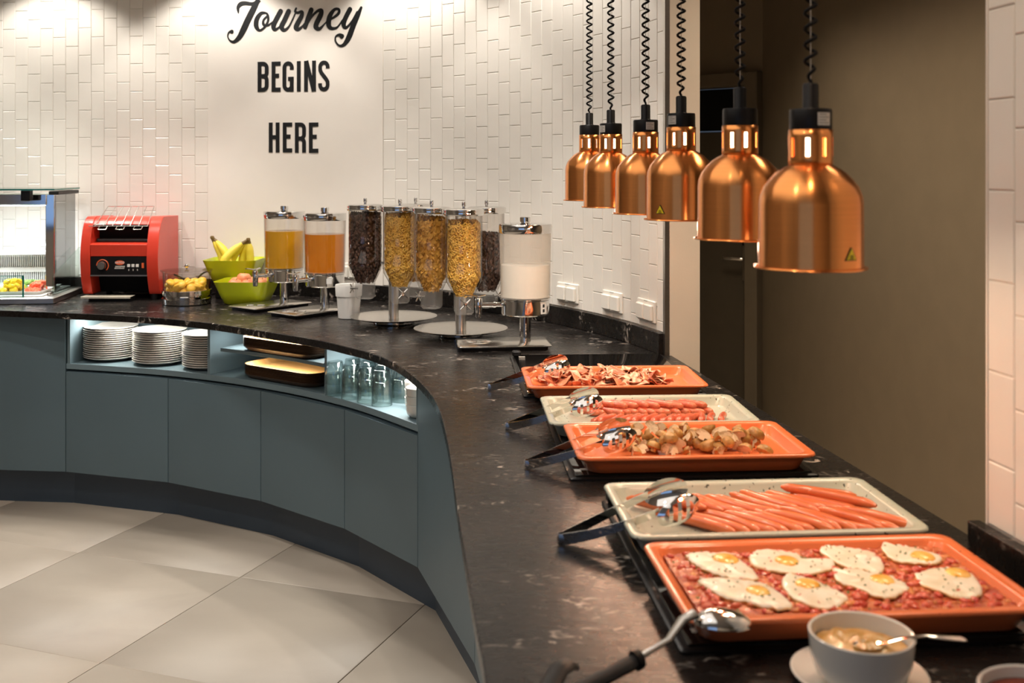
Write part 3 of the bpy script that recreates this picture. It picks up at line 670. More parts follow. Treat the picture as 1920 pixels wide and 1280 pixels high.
# wooden serving trays in two stacks
def wood_tray():
    R = [rrect(.205, .115, .05, 0, 6), rrect(.215, .125, .055, .004, 6), rrect(.232, .142, .065, .022, 6), rrect(.229, .139, .063, .022, 6), rrect(.211, .121, .053, .006, 6), rrect(.200, .110, .048, .004, 6)]
    return MB().loft(R, ms=[0, 0, 0, 1, 1, 1], cap0=True, cap1=True)
a0 = SH[kA]; b0 = SH[kB]; ta = atan2(b0[1] - a0[1], b0[0] - a0[0]); nx, ny = -sin(ta), cos(ta)
mx_, my_ = lerp(a0, b0, .52)
wt_src = None
for (z, n, d, lab, sh) in ((.8115, 9, .178, "upper wooden tray stack", .0), (.6905, 9, .180, "lower wooden tray stack", .008)):
    for k in range(n):
        if wt_src is None: o = wt_src = wood_tray().build("serving_tray", [M['wood_out'], M['wood_in']], smooth=35)
        else: o = inst("serving_tray", wt_src)
        o.location = (mx_ + nx * d + cos(ta) * sh, my_ + ny * d + sin(ta) * sh, z + k * .0052); o.rotation_euler = (0, 0, ta + random.uniform(-.008, .008))
        tag(o, f"dark-edged wooden tray, {ordw(n - k)} from the top of the {lab}", "tray", "wooden trays on the open shelf")
# stacked upside-down glasses
def glass_mesh():
    n = 36; R = []
    def ring(r, z, fl): return [(r * (1 - fl * (.5 + .5 * cos(9 * 2 * pi * i / n))) * cos(2 * pi * i / n), r * (1 - fl * (.5 + .5 * cos(9 * 2 * pi * i / n))) * sin(2 * pi * i / n), z) for i in range(n)]
    for r, z, f_ in ((.0385, .0, 0), (.0415, .0, 0), (.0410, .03, 0), (.0395, .045, .01), (.0330, .088, .03), (.0290, .092, .03)): R.append(ring(r, z, f_))
    for r, z, f_ in ((.0290, .092, .03), (.0285, .084, .0), (.0300, .082, 0), (.0365, .044, 0), (.0385, .0, 0)): R.append(ring(r, z, f_))
    m = MB().loft(R)
    n0 = len(m.v); m.add([p for p in R[5]], [tuple(range(n))]); m.add([p for p in R[7]], [tuple(range(n - 1, -1, -1))])
    return m
gl_src = None
GP = [(-.730, 4.490, "first stack of the front row"), (-.654, 4.424, "second stack of the front row"), (-.580, 4.358, "third stack of the front row"), (-.514, 4.297, "stack standing furthest out to the shelf edge"), (-.445, 4.365, "stack beside the white bowls"),
      (-.668, 4.560, "back stack by the divider"), (-.594, 4.494, "middle stack of the back row"), (-.520, 4.430, "back stack behind the white bowls' neighbour")]
for (x, y, lab) in GP:
    for k in range(2):
        if gl_src is None: o = gl_src = glass_mesh().build("drinking_glass", M['glass'], smooth=50)
        else: o = inst("drinking_glass", gl_src)
        o.location = (x, y, .6905 + k * .0475); o.rotation_euler = (0, 0, random.random() * 6)
        if k: o.scale = (.985, .985, 1)
        tag(o, f"{'upper' if k else 'lower'} upside-down clear glass of the {lab}", "glass", "clear glasses on the open shelf")
# white bowls
bw_prof = [(0, .004), (.030, .004), (.034, 0), (.040, .002), (.050, .012), (.054, .024), (.0555, .048), (.054, .050), (.052, .048), (.050, .026), (.044, .012), (.0, .009)]
bw_src = None
for (x, y, lab) in ((-.345, 4.095, "front"), (-.362, 4.225, "rear")):
    for k in range(3):
        if bw_src is None: o = bw_src = MB().lathe(bw_prof, 32).build("bowl", M['white'])
        else: o = inst("bowl", bw_src)
        o.location = (x, y, .6905 + k * .031); o.rotation_euler = (0, 0, 0)
        tag(o, f"white bowl, {('lowest', 'middle', 'topmost')[k]} of the {lab} bowl stack on the shelf", "bowl", "white bowls on the open shelf")

# ------------------------------------------------------------------ refrigerated display case
dc = thing("display_case", "steel and glass salad display case on the worktop", "display case", (-2.275, 5.40, .9505), radians(6))
MB().box((-.46, .265, .015), (.92, .53, .030), ch=.003).build("base", M['steel'], dc)
MB().box((-.49, .285, .034), (.84, .47, .008), ch=.002).build("deck", M['whitep'], dc)
sl = MB()
for i in range(62): sl.box((-.17 - i * .0108, .500, .122), (.0055, .006, .165))
tag(sl.build("grille_slats", M['grille'], dc, smooth=0), kind="stuff")
MB().box((-.53, .514, .12), (.76, .006, .17)).box((-.53, .496, .128), (.76, .010, .026)).box((-.53, .496, .050), (.76, .010, .018)).build("grille_back", M['grille'], dc, smooth=0)
MB().box((-.53, .506, .095), (.76, .006, .045)).box((-.53, .506, .170), (.76, .006, .05)).build("grille_recess", mat("grey_recess", (.10, .11, .11), .6), dc, smooth=0)
MB().box((-.53, .47, .222), (.76, .09, .022), ch=.004).build("air_duct", M['grille'], dc)
MB().box((-.05, .36, .285), (.006, .34, .50)).build("side_panel", M['smoke'], dc, smooth=0)
MB().box((-.075, .205, .29), (.045, .035, .50), ch=.003).build("post", M['chrome'], dc)
MB().box((-.055, .36, .547), (.05, .36, .02), ch=.003).build("post_cap", M['blackm'], dc)
MB().box((-.49, .30, .566), (.93, .44, .008)).build("top_glass", M['shelfglass'], dc, smooth=0)
MB().box((-.49, .078, .566), (.93, .004, .008)).box((-.023, .30, .566), (.004, .44, .008)).build("glass_edge", M['glassedge'], dc, smooth=0)
lb = MB().box((-.52, .26, .513), (.86, .16, .058), ch=.004).build("light_bar", M['bluesteel'], dc)
MB().box((-.52, .26, .482), (.80, .10, .004)).build("lamp_strip", M['led'], dc, smooth=0)
d_ = area((-2.80, 5.60, 1.425), (0, 0, radians(6)), .8, .12, 7.0, (.85, .94, 1.0))
MB().box((-.165, .115, .535), (.045, .05, .055), ch=.003).build("glass_bracket", M['black'], dc)
MB().box((-.53, .03, .085), (.75, .006, .105)).build("front_glass", M['shelfglass'], dc, smooth=0)
MB().box((-.155, .03, .085), (.007, .008, .105)).box((-.53, .03, .139), (.75, .006, .003)).build("glass_edge", M['glassedge'], dc, smooth=0)
P = [(-.02, .06, .034), (-.02, .52, .034), (-.02, .52, .245), (-.02, .06, .135)]
MB().add(P + [(x - .006, y, z) for x, y, z in P], [(0, 1, 2, 3), (7, 6, 5, 4), (0, 4, 5, 1), (1, 5, 6, 2), (2, 6, 7, 3), (3, 7, 4, 0)]).build("side_glass", M['shelfglass'], dc, smooth=0)
MB().lathe([(0, .008), (.008, .006), (.010, 0)], 14, (-.05, .09, .038)).build("screw_cap", M['chrome'], dc)
ca, sa = cos(radians(6)), sin(radians(6))
def case_pt(x, y, z): return (-2.275 + x * ca - y * sa, 5.40 + x * sa + y * ca, .9505 + z)
ct = MB().loft([rrect(.15, .17, .02, 0), rrect(.16, .18, .02, .016), rrect(.157, .177, .019, .016), rrect(.147, .167, .018, .004)], cap0=True, cap1=True)
c1 = ct.build("food_tray", M['whitep'], loc=case_pt(-.245, .255, .039), rot=(0, 0, radians(6))); tag(c1, "white tray of peppers and tomato in the display case", "tray", "white trays in the display case")
c2 = inst("food_tray", c1, loc=case_pt(-.575, .255, .039), rot=(0, 0, radians(6))); tag(c2, "white tray with few vegetables left, cut by the picture edge", "tray", "white trays in the display case")
def chunk(r, seed, sx=1, sy=1, sz=.7, n=7):
    rnd = random.Random(seed); R = []
    for (f, z) in ((.55, 0), (1, .25), (1, .6), (.6, .95)):
        R.append([(r * f * sx * cos(2 * pi * i / n) * rnd.uniform(.82, 1.15), r * f * sy * sin(2 * pi * i / n) * rnd.uniform(.82, 1.15), 1.6 * r * sz * z * rnd.uniform(.85, 1.1)) for i in range(n)])
    return MB().loft(R, cap0=True, cap1=True)
def heap(name, m, lab, cat, grp, cx, cy, rx, ry, n, r, zf, levels, place, flat=.7, seeds=3):
    srcs = []
    for k in range(n):
        lev = k % levels; f = 1 - lev / (levels + .6)
        a = random.random() * 2 * pi; q = sqrt(random.random())
        if k < seeds: o = chunk(r, sum(map(ord, name)) % 97 + k * 13 + 5, 1, .8, flat).build(name, m, smooth=35); srcs.append(o)
        else: o = inst(name, srcs[k % seeds])
        o.location = place(cx + rx * f * q * cos(a), cy + ry * f * q * sin(a), zf + lev * r * .95)
        o.rotation_euler = (random.uniform(-.5, .5), random.uniform(-.5, .5), random.random() * 6)
        tag(o, lab, cat, grp)
heap("pepper_piece", M['pepper'], "chopped yellow pepper piece in the display case tray", "vegetable", "yellow pepper pieces", -.262, .20, .055, .07, 34, .021, .045, 3, case_pt)
heap("tomato_piece", M['tomato'], "red tomato wedge in the display case tray", "vegetable", "red tomato wedges", -.145, .22, .045, .11, 24, .023, .045, 2, case_pt)
heap("cucumber_slice", M['cucumber'], "green cucumber slice behind the yellow pepper in the case", "vegetable", "green cucumber slices", -.205, .34, .06, .05, 14, .024, .045, 2, case_pt, .5)
heap("carrot_piece", M['carrot'], "orange carrot piece at the tray edge in the case", "vegetable", "orange carrot pieces", -.37, .22, .05, .06, 9, .017, .045, 1, case_pt)

# ------------------------------------------------------------------ red conveyor toaster
to = thing("conveyor_toaster", "red conveyor toaster with black control panel on the worktop", "toaster", (-1.998, 5.53, .9505))
TP = [(.34, .03), (.34, .42), (.10, .425), (.075, .415), (.045, .385), (.02, .33), (.004, .26), (0, .21), (.004, .16), (.016, .10), (.034, .05), (.045, .03)]   # side profile (depth, height)
def slab(x0, x1, prof): 
    n = len(prof); P = [(x0, y, z) for y, z in prof] + [(x1, y, z) for y, z in prof]
    return P, [tuple(range(n)), tuple(range(2 * n - 1, n - 1, -1))] + [(i, n + i, n + (i + 1) % n, (i + 1) % n) for i in range(n)]
TPc = catmull([(*p, 0) for p in TP[2:]], 4); TPs = [TP[0], TP[1]] + [(a, b) for a, b, c in TPc]
for (x0, x1) in ((-.198, -.150), (.140, .198)):
    MB().add(*slab(x0, x1, TPs)).build("side_housing", M['red'], to, smooth=30, bevel=.002)
hood = [(.335, .034), (.335, .417), (.10, .421), (.075, .411), (.052, .385), (.075, .385), (.20, .385), (.30, .36), (.30, .034)]
MB().add(*slab(-.150, .140, hood)).build("hood", M['red'], to, smooth=30)
MB().add(*slab(-.150, .140, [(.30, .20), (.30, .36), (.20, .385), (.13, .36), (.14, .29)])).build("conveyor_cavity", M['dark'], to, smooth=0)
MB().tube([(-.145, .10, .30), (.135, .10, .30)], .012, 10).build("conveyor_roller", M['blackm'], to)
MB().add(*slab(-.1495, .1395, [(.012, .225), (.006, .285), (.02, .292), (.14, .292), (.14, .225)])).build("front_bar", M['red'], to, smooth=30, bevel=.002)
cpn = MB().add(*slab(-.1495, .1395, [(.014, .130), (.012, .223), (.12, .223), (.12, .130)])).build("control_panel", M['black'], to, smooth=0)
MB().box((-.005, .016, .127), (.29, .012, .006)).build("panel_rim", M['steel'], to, smooth=0)
MB().add(*slab(-.1495, .1395, [(.15, .034), (.12, .124), (.25, .124), (.25, .034)])).build("outlet_cavity", M['dark'], to, smooth=0)
MB().box((-.055, .0, .024), (.25, .075, .003), ch=.001).box((-.055, -.037, .021), (.25, .004, .011), ch=.001).build("crumb_chute", M['skirtl'], to)
MB().box((-.03, .012, .008), (.20, .07, .016)).build("chute_foot", M['black'], to, smooth=0)
for (x, y) in ((-.16, .06), (.16, .06), (-.16, .30), (.16, .30)):
    MB().lathe([(0, 0), (.016, 0), (.016, .03), (0, .03)], 12, (x, y, 0)).build("foot", M['black'], to)
kn = MB().lathe([(.0, .0), (.0225, 0), (.0225, .010), (.019, .018), (0, .018)], 24, axis='y').build("dial_knob", M['steelp'], to, loc=(-.090, .0115, .178))
dm = MB(); dm.tube([(.030 * cos(radians(a)), 0, .030 * sin(radians(a))) for a in range(-50, 181, 10)], .0022, 6); dm.build("dial_mark", M['logo_o'], to, loc=(-.088, .0125, .178))
MB().lathe([(0, .0), (.024, 0), (.024, .001), (0, .001)], 32, axis='y').build("badge", M['logo_o'], to, loc=(.0, .0125, .193)).scale = (1, 1, .48)
P = [(-.027, 0, -.0075), (.022, 0, -.0075), (.027, 0, .0075), (-.022, 0, .0075)]
MB().add(P + [(x, y + .001, z) for x, y, z in P], [(0, 1, 2, 3), (0, 4, 5, 1), (1, 5, 6, 2), (2, 6, 7, 3), (3, 7, 4, 0)]).build("name_plate", M['sticker'], to, loc=(.0, .0115, .169), smooth=0)
def text(body, size, m, par, loc):
    c = bpy.data.curves.new("panel_text", 'FONT'); c.body = body; c.size = size; c.align_x = 'CENTER'; c.align_y = 'CENTER'; c.extrude = .0002; c.offset = size * .015
    f = bpy.data.objects.new("text_source", c); COL.objects.link(f); dg = bpy.context.evaluated_depsgraph_get()
    me = bpy.data.meshes.new_from_object(f.evaluated_get(dg)); bpy.data.objects.remove(f); me.name = "panel_text"
    me.materials.clear(); me.materials.append(m)
    o = bpy.data.objects.new("panel_text", me); link(o, par); o.location = loc; o.rotation_euler = (pi / 2, 0, 0); return o
text("HATCO", .0135, M['whitep'], to, (0, .0110, .193)); text("TOAST-MAX", .0088, M['print'], to, (0, .0110, .169))
for k in range(3):
    MB().box((.046 + k * .022, .010, .178), (.014, .006, .015), ch=.001).build("button", M['whitep'], to)
    MB().box((.046 + k * .022, .0125, .156), (.004, .002, .009)).build("button_mark", M['sticker'], to, smooth=0)
MB().box((.118, .011, .178), (.011, .006, .026), ch=.001).build("power_switch", M['logo_o'], to)
rk = MB(); A = [(-.135 + i * .045, .03, .378) for i in range(7)]; B = [(-.110 + i * .040, .15, .475) for i in range(7)]
for a_, b_ in zip(A, B): rk.rod(a_, b_, .0022, 6)
rk.rod((-.165, .028, .378), (.137, .03, .378), .0025, 6); rk.rod(B[0], B[-1], .0025, 6)
for k in (1, 3, 5):
    x = A[k][0]; rk.tube([(x - .018, .028, .378), (x - .022, .012, .362), (x + .018, .012, .362), (x + .022, .028, .378)], .0016, 6)
rk.build("bread_rack", M['steelp'], to)

# ------------------------------------------------------------------ apricot jar
jr = thing("fruit_jar", "clear lidded jar of apricots with chrome cooling base", "jar", (-1.62, 5.42, .9505))
MB().lathe([(0, 0), (.112, 0), (.118, .004), (.120, .03), (.113, .036), (.113, .040), (.120, .046), (.120, .070), (.115, .072), (.113, .050), (0, .048)], 40).build("base", M['chrome'], jr)
MB().lathe([(.110, .06), (.114, .062), (.117, .155), (.121, .160), (.119, .160), (.112, .154), (.110, .062)], 40).build("tank", M['clear'], jr)
lid = MB().lathe([(.1255, .163), (.126, .168), (.06, .172), (0, .173), (0, .170), (.06, .169), (.122, .164)], 40).build("lid", M['clear'], jr)
MB().lathe([(0, .172), (.005, .173), (.005, .178), (.011, .184), (.012, .190), (.008, .197), (0, .199)], 16).build("knob", M['chrome'], lid)
def ap_half():
    R = [[(r * cos(2 * pi * i / 10), r * .9 * sin(2 * pi * i / 10), z) for i in range(10)] for r, z in ((.008, -.005), (.025, .0), (.027, .006), (.021, .013), (.009, .016))]
    return MB().loft(R, cap0=True, cap1=True)
ap = None
for k in range(54):
    lev = k // 18; a = random.random() * 6.28; q = .082 * (sqrt(random.random()) if k % 3 else 1.0)
    if ap is None: o = ap = ap_half().build("apricot", M['peach'], smooth=60)
    else: o = inst("apricot", ap)
    o.location = (-1.62 + q * cos(a), 5.42 + q * sin(a), 1.013 + .017 * lev + random.uniform(0, .006)); o.rotation_euler = (random.uniform(-1, 1), random.uniform(-1, 1), random.random() * 6)
    tag(o, "yellow apricot half inside the lidded jar", "fruit", "apricot halves in the jar")

# ------------------------------------------------------------------ green bowls, bananas, apples
def sq_bowl():
    R = [rrect(.085, .085, .03, 0, 6), rrect(.098, .098, .035, .008, 6), rrect(.118, .118, .042, .055, 6), rrect(.138, .138, .045, .112, 6), rrect(.140, .140, .045, .116, 6), rrect(.136, .136, .043, .116, 6), rrect(.114, .114, .040, .055, 6), rrect(.094, .094, .033, .012, 6)]
    return MB().loft(R, cap0=True, cap1=True)
b1 = sq_bowl().build("fruit_bowl", M['lime'], smooth=50, loc=(-1.325, 5.45, .9505), rot=(0, 0, -.05)); tag(b1, "square lime green bowl of red apples standing on the worktop", "bowl", "lime green fruit bowls")
rs = MB().box((0, 0, .042), (.17, .15, .084), ch=.004).build("riser_block", M['black'], loc=(-1.45, 5.70, .9505)); tag(rs, "black riser block under the banana bowl", "riser")
b2 = inst("fruit_bowl", b1, loc=(-1.45, 5.695, 1.0352), rot=(0, 0, -.03)); tag(b2, "square lime green bowl of bananas raised behind the apples", "bowl", "lime green fruit bowls")
def banana(mb_skin, mb_tip, base, lean, turn, L=.17):
    # from the stem (top) down into the bowl
    pts = []; rr = []
    for i in range(10):
        t = i / 9; ang = lean * (t - .1); r = .055 * t + .03 * t * t
        pts.append((base[0] + cos(turn) * (sin(t * 2.0) * lean * .075), base[1] + sin(turn) * (sin(t * 2.0) * lean * .075), base[2] - t * L))
        rr.append((.006, .010, .0175, .0205, .0215, .0215, .021, .019, .013, .005)[i])
    mb_skin.tube(pts[1:], rr[1:], 7); mb_tip.tube([pts[0], pts[1]], [rr[0], rr[1]], 7)
for (x, y, top, turns, lab) in ((-1.560, 5.66, 1.262, ((.9, -.3), (.55, .1), (.8, .5)), "banana bunch leaning at the toaster side of the green bowl"), (-1.372, 5.66, 1.252, ((1.2, pi + .35), (.9, pi - .1), (.55, pi - .7), (.2, pi - 1.6)), "banana bunch at the juice side of the green bowl")):
    bn = thing("banana_bunch", lab, "bananas", (x, y, 1.0352), group="bananas in the green bowl")
    for lean, tn in turns:
        a_, b_ = MB(), MB(); banana(a_, b_, (random.uniform(-.004, .004), random.uniform(-.004, .004), top - 1.0352), lean * 1.4, tn)
        o = a_.build("banana", M['banana'], bn, smooth=60); b_.build("stem", M['bananat'], o)
    MB().lathe([(0, 0), (.010, 0), (.011, .008), (.008, .014), (0, .015)], 8, (0, 0, top - 1.0352 - .004)).build("crown", M['bananat'], bn)
ap_prof = [(0, .008), (.010, .002), (.022, .003), (.034, .016), (.038, .034), (.034, .052), (.022, .064), (.010, .064), (0, .058)]
asrc = None
for k, (dx, dy, z, lab) in enumerate(((-.055, -.045, 0, "apple at the jar corner of the green bowl"), (.02, -.05, .0, "front middle apple in the green bowl"), (.07, -.01, 0, "apple at the dispenser side of the green bowl"), (-.065, .04, 0, "rear apple at the toaster side of the bowl"), (.01, .045, 0, "rear middle apple in the green bowl"), (-.02, -.005, .026, "topmost apple of the green bowl"), (.055, .05, .005, "rear apple beside the juice tap"))):
    if asrc is None: asrc = MB().lathe(ap_prof, 18)
    ao = thing("apple", f"red and yellow {lab}", "apple", (-1.325 + dx, 5.45 + dy, 1.008 + z), k * 1.3, "apples in the green bowl"); ao.rotation_euler = (random.uniform(-.4, .4), random.uniform(-.4, .4), k)
    if k == 0: askin = asrc.build("skin", M['apple'], ao, smooth=60); ast = MB().tube([(0, 0, .056), (.003, 0, .070)], .0016, 5).build("stem", M['bananat'], ao)
    else: inst("skin", askin, ao); inst("stem", ast, ao)

# ------------------------------------------------------------------ juice and milk dispensers
def dispenser(px, py, d, lab, milk=False):
    rz = atan2(d[1], d[0])      # local +x points to the tap
    t = thing("drink_dispenser", lab, "dispenser", (px, py, .9505), rz, "drink dispensers")
    L = .345; cxx = .085
    MB().loft([rrect(L / 2 - .012, .094, .012, .0, 4, cxx), rrect(L / 2 - .010, .096, .012, .014, 4, cxx)], cap0=True, cap1=True).build("base_foot", M['black'], t)
    MB().loft([rrect(L / 2 + .0, .105, .014, .014, 4, cxx), rrect(L / 2 + .002, .107, .014, .0175, 4, cxx), rrect(L / 2 - .003, .102, .012, .0205, 4, cxx)], cap0=True, cap1=True).build("base_plate", M['steelp'], t)
    g = MB().lathe([(.032, .0205), (.046, .0205), (.047, .0225), (.044, .0225), (.034, .0215)], 28, (.175, 0, 0))
    for k in range(8): g.rod((.175 + .012 * cos(k * pi / 4), .012 * sin(k * pi / 4), .022), (.175 + .040 * cos(k * pi / 4), .040 * sin(k * pi / 4), .022), .0016, 5)
    g.build("drip_grid", M['steel'], t)
    MB().lathe([(0, .02), (.021, .02), (.021, .124), (0, .124)], 24).build("pole", M['chrome'], t)
    MB().lathe([(0, .122), (.086, .122), (.091, .127), (.091, .178), (.096, .181), (.096, .186), (0, .186)], 48).build("cooling_base", M['chrome'], t)
    MB().lathe([(.088, .186), (.094, .188), (.0985, .436), (.0955, .436), (.091, .190), (.088, .188)], 48).build("tank", M['milkwall'] if milk else M['clear'], t)
    ld = MB().lathe([(0, .430), (.099, .430), (.101, .434), (.101, .460), (.099, .464), (.05, .467), (0, .468)], 48).build("lid", M['chrome'], t)
    MB().lathe([(0, .466), (.016, .466), (.016, .470), (.020, .472), (.020, .488), (.018, .490), (0, .490)], 20).build("knob", M['chrome'], ld)
    tp = MB().tube([(.085, 0, .160), (.175, 0, .160)], .0095, 12).tube([(.112, 0, .160), (.122, 0, .160)], .0125, 12).lathe([(0, .112), (.010, .112), (.012, .120), (.014, .150), (.014, .182), (.012, .186), (0, .187)], 16, (.176, 0, 0))
    tp = tp.build("tap", M['chrome'], t)
    MB().tube([(.150, 0, .196), (.176, 0, .190), (.230, 0, .199)], .006, 8, flat=(.5, 1.4)).lathe([(0, .184), (.006, .184), (.006, .195), (0, .195)], 10, (.176, 0, 0)).build("tap_lever", M['chrome'], tp)
    a_ = radians(132.3 if milk else 60.5); z0, z1, hw = (.131, .174, .16) if milk else (.140, .165, .14)
    if milk or px > -1:
        MB().lathe([(.0914, z0), (.0914, z1)], 8, a0=a_ - hw, a1=a_ + hw).build("base_sticker", M['whitep'], t)
        if milk:
            pm_ = MB()
            for q in range(2): pm_.lathe([(.0916, z0 + .006 + q * .018), (.0916, z0 + .018 + q * .018)], 4, a0=a_ - .06, a1=a_ + .06)
            pm_.build("sticker_print", M['print'], t, smooth=0)
    return t
def liquid(px, py, top, m, name, lab, cat):
    o = MB().lathe([(0, .1905), (.0895, .1905), (.0895 + .0045 * (top - .19) / .246, top), (.08, top + .0005), (0, top + .0005)], 40).build(name, m, loc=(px, py, .9505), smooth=40)
    return tag(o, lab, cat, kind="stuff")
dispenser(-1.113, 5.32, (-.62, -.78), "chrome drink dispenser filled with orange juice")
liquid(-1.113, 5.32, .368, M['oj'], "orange_juice", "cloudy orange juice in the dispenser beside the fruit bowls", "juice")
dispenser(-.878, 5.105, (-.62, -.78), "chrome drink dispenser filled with amber apple juice")
liquid(-.878, 5.105, .366, M['aj'], "apple_juice", "clear amber apple juice in the second dispenser", "juice")
dispenser(.050, 4.115, (-1, -.10), "chrome drink dispenser of milk in front of the sockets", True)
liquid(.050, 4.115, .310, M['milk'], "milk", "white milk half filling the frosted dispenser", "milk")
cb = MB().tube(catmull([(-1.80, 5.79, 1.06), (-1.75, 5.815, 1.03), (-1.70, 5.81, 1.00), (-1.665, 5.80, 1.05), (-1.62, 5.80, 1.075), (-1.585, 5.80, 1.04), (-1.57, 5.81, .97), (-1.60, 5.79, .9555), (-1.68, 5.76, .9555)], 6), .005, 7).build("power_cable", M['cord'], smooth=80)
tag(cb, "black power cable looping behind the lidded fruit jar", "cable")
# white pot
ct = MB().lathe([(0, .006), (.042, .006), (.044, 0), (.047, .002), (.054, .098), (.0585, .100), (.061, .148), (.0595, .151), (.056, .148), (.050, .10), (.043, .012), (0, .010)], 40).build("pot", M['whitep'], loc=(-.735, 4.90, .9505))
tag(ct, "plain white tapered pot with a banded rim beside the cereal dispensers", "pot")

# ------------------------------------------------------------------ cereal carousels
TR = .072
def torus(R, r, n=9, k=5):
    P = [((R + r * cos(2 * pi * j / k)) * cos(2 * pi * i / n), (R + r * cos(2 * pi * j / k)) * sin(2 * pi * i / n), r * sin(2 * pi * j / k)) for i in range(n) for j in range(k)]
    F = [(i * k + j, ((i + 1) % n) * k + j, ((i + 1) % n) * k + (j + 1) % k, i * k + (j + 1) % k) for i in range(n) for j in range(k)]
    return P, F
def flake(rnd):
    n = 6; P = [(0, 0, .002)] + [(.0085 * cos(2 * pi * i / n) * rnd.uniform(.7, 1.25), .0065 * sin(2 * pi * i / n) * rnd.uniform(.7, 1.25), rnd.uniform(-.004, .003)) for i in range(n)]
    P2 = [(x, y, z - .0012) for x, y, z in P]
    F = [(0, 1 + i, 1 + (i + 1) % n) for i in range(n)] + [(7, 8 + (i + 1) % n, 8 + i) for i in range(n)] + [(1 + i, 8 + i, 8 + (i + 1) % n, 1 + (i + 1) % n) for i in range(n)]
    return P + P2, F
def cereal(kind, fill, seed):
    from mathutils import Euler, Vector
    rnd = random.Random(seed); mb = MB()
    rad = lambda z: .0655 if z > .252 else .030 + .0355 * max(0, (z - .175)) / .077
    core = MB().lathe([(0, .172), (.024, .175), (.058, .252), (.0585, fill - .008), (.03, fill - .002), (0, fill - .002)], 18); mb.join(core)
    zz = []
    n = int(760 * (fill - .15) / .33)
    for k in range(n + 60):
        if k < n:
            z = .178 + (fill - .182) * (k + .5) / n; a = k * 2.39996 + rnd.uniform(-.3, .3); r = rad(z) - .004
        else:
            a = rnd.random() * 6.28; r = .06 * sqrt(rnd.random()); z = fill + .004 - r * .05 + rnd.uniform(0, .004)
        if kind == 'rings': P, F = torus(.0063, .0024)
        elif kind == 'flakes': P, F = flake(rnd)
        else:
            c_ = chunk(.0095, rnd.random(), 1, .7, .6, 6); P, F = c_.v, c_.f
        # face roughly outwards
        q_ = .4 if kind == 'rings' else .7; e = Euler((rnd.uniform(-q_, q_), pi / 2 + rnd.uniform(-q_, q_), 0)).to_matrix(); Rz = Euler((0, 0, a)).to_matrix()
        off_ = Vector((r * cos(a), r * sin(a), z))
        mb.add([tuple(Rz @ (e @ Vector(p)) + off_) for p in P], F)
    return mb
CER = {'rings': (M['rings'], "ring_cereal", "golden ring cereal"), 'flakes': (M['flake'], "corn_flakes", "golden corn flakes"), 'choc': (M['choc'], "chocolate_cereal", "dark chocolate cereal")}
parts_src = {}
def P_(key, name, mk, m, par, loc=(0, 0, 0), rz=0):
    if key not in parts_src: parts_src[key] = mk().build(name, m, par, loc=loc, rot=(0, 0, rz)); return parts_src[key]
    return inst(name, parts_src[key], par, loc, (0, 0, rz))
def _oct(hx, z): return [(max(-hx, min(hx, hx * 1.25 * cos(2 * pi * i / 24))), max(-hx, min(hx, hx * 1.25 * sin(2 * pi * i / 24))), z) for i in range(24)]
def cone():
    return MB().loft([[(r * cos(2 * pi * i / 24), r * sin(2 * pi * i / 24), z) for i in range(24)] for r, z in ((TR, .252), (.070, .232))] + [_oct(.038, .178)])
def chute():
    return MB().loft([_oct(.038, .178), _oct(.037, .115), _oct(.030, .105)], cap1=True)
def star():
    mb = MB().tube([(.034, 0, .150), (.062, 0, .150)], .006, 10)
    for k in range(4):
        a = pi / 4 + k * pi / 2; mb.tube([(.060, 0, .150), (.062, .027 * cos(a), .150 + .027 * sin(a))], [.0035, .0028], 6)
    mb.lathe([(0, .056), (.008, .057), (.008, .066), (0, .067)], 12, axis='x', c=(0, 0, .150)); return mb
def carousel(px, py, hops, lab, who):
    t = thing("cereal_dispenser", lab, "cereal dispenser", (px, py, .9505), 0, "rotating cereal dispensers")
    P_('cb', "base_foot", lambda: MB().lathe([(0, 0), (.088, 0), (.090, .004), (.088, .016), (.07, .020), (0, .020)], 40), M['chrome'], t)
    P_('ct', "base_tray", lambda: MB().lathe([(0, .018), (.11, .018), (.15, .021), (.188, .031), (.189, .033), (.186, .0335), (.150, .0245), (.11, .0225), (0, .0225)], 56), M['steelp'], t)
    P_('cp', "pole", lambda: MB().lathe([(0, .022), (.022, .022), (.022, .50), (.018, .505), (0, .505)], 24), M['steel'], t)
    br = MB()
    for ang, kind, fill, wh in hops: a = radians(ang); br.rod((0, 0, .262), (.06 * cos(a), .06 * sin(a), .262), .006, 8)
    br.lathe([(.0225, .25), (.028, .25), (.028, .275), (.0225, .275)], 20).build("holder", M['steel'], t)
    for ang, kind, fill, wh in hops:
        a = radians(ang); x, y = .130 * cos(a), .130 * sin(a)
        h = P_('hop', "hopper", lambda: MB().lathe([(TR - .003, .25), (TR + .0015, .25), (TR + .0015, .27), (TR, .272), (TR + .001, .490), (TR + .004, .494), (TR + .002, .496), (TR - .002, .491), (TR - .003, .272)], 40), M['clear'], t, (x, y, 0), a)
        P_('con', "cone", cone, M['clear'], h); P_('chu', "chute", chute, M['clearf'], h); P_('star', "portion_handle", star, M['chrome'], h)
        P_('hl', "lid", lambda: MB().lathe([(0, .492), (.070, .490), (.0775, .490), (.0795, .493), (.0800, .498), (.0785, .503), (.0800, .507), (.0790, .513), (.070, .517), (.0, .519)], 40).lathe([(0, .517), (.006, .517), (.006, .524), (.0078, .526), (.0085, .540), (.007, .543), (0, .543)], 14), M['chrome'], h)
        o = cereal(kind, fill, int(abs(ang)) + 3).build(CER[kind][1], CER[kind][0], loc=(px + x, py + y, .9505), smooth=50)
        tag(o, f"{CER[kind][2]} filling the {wh} tube of the {who} cereal dispenser", "cereal", kind="stuff")
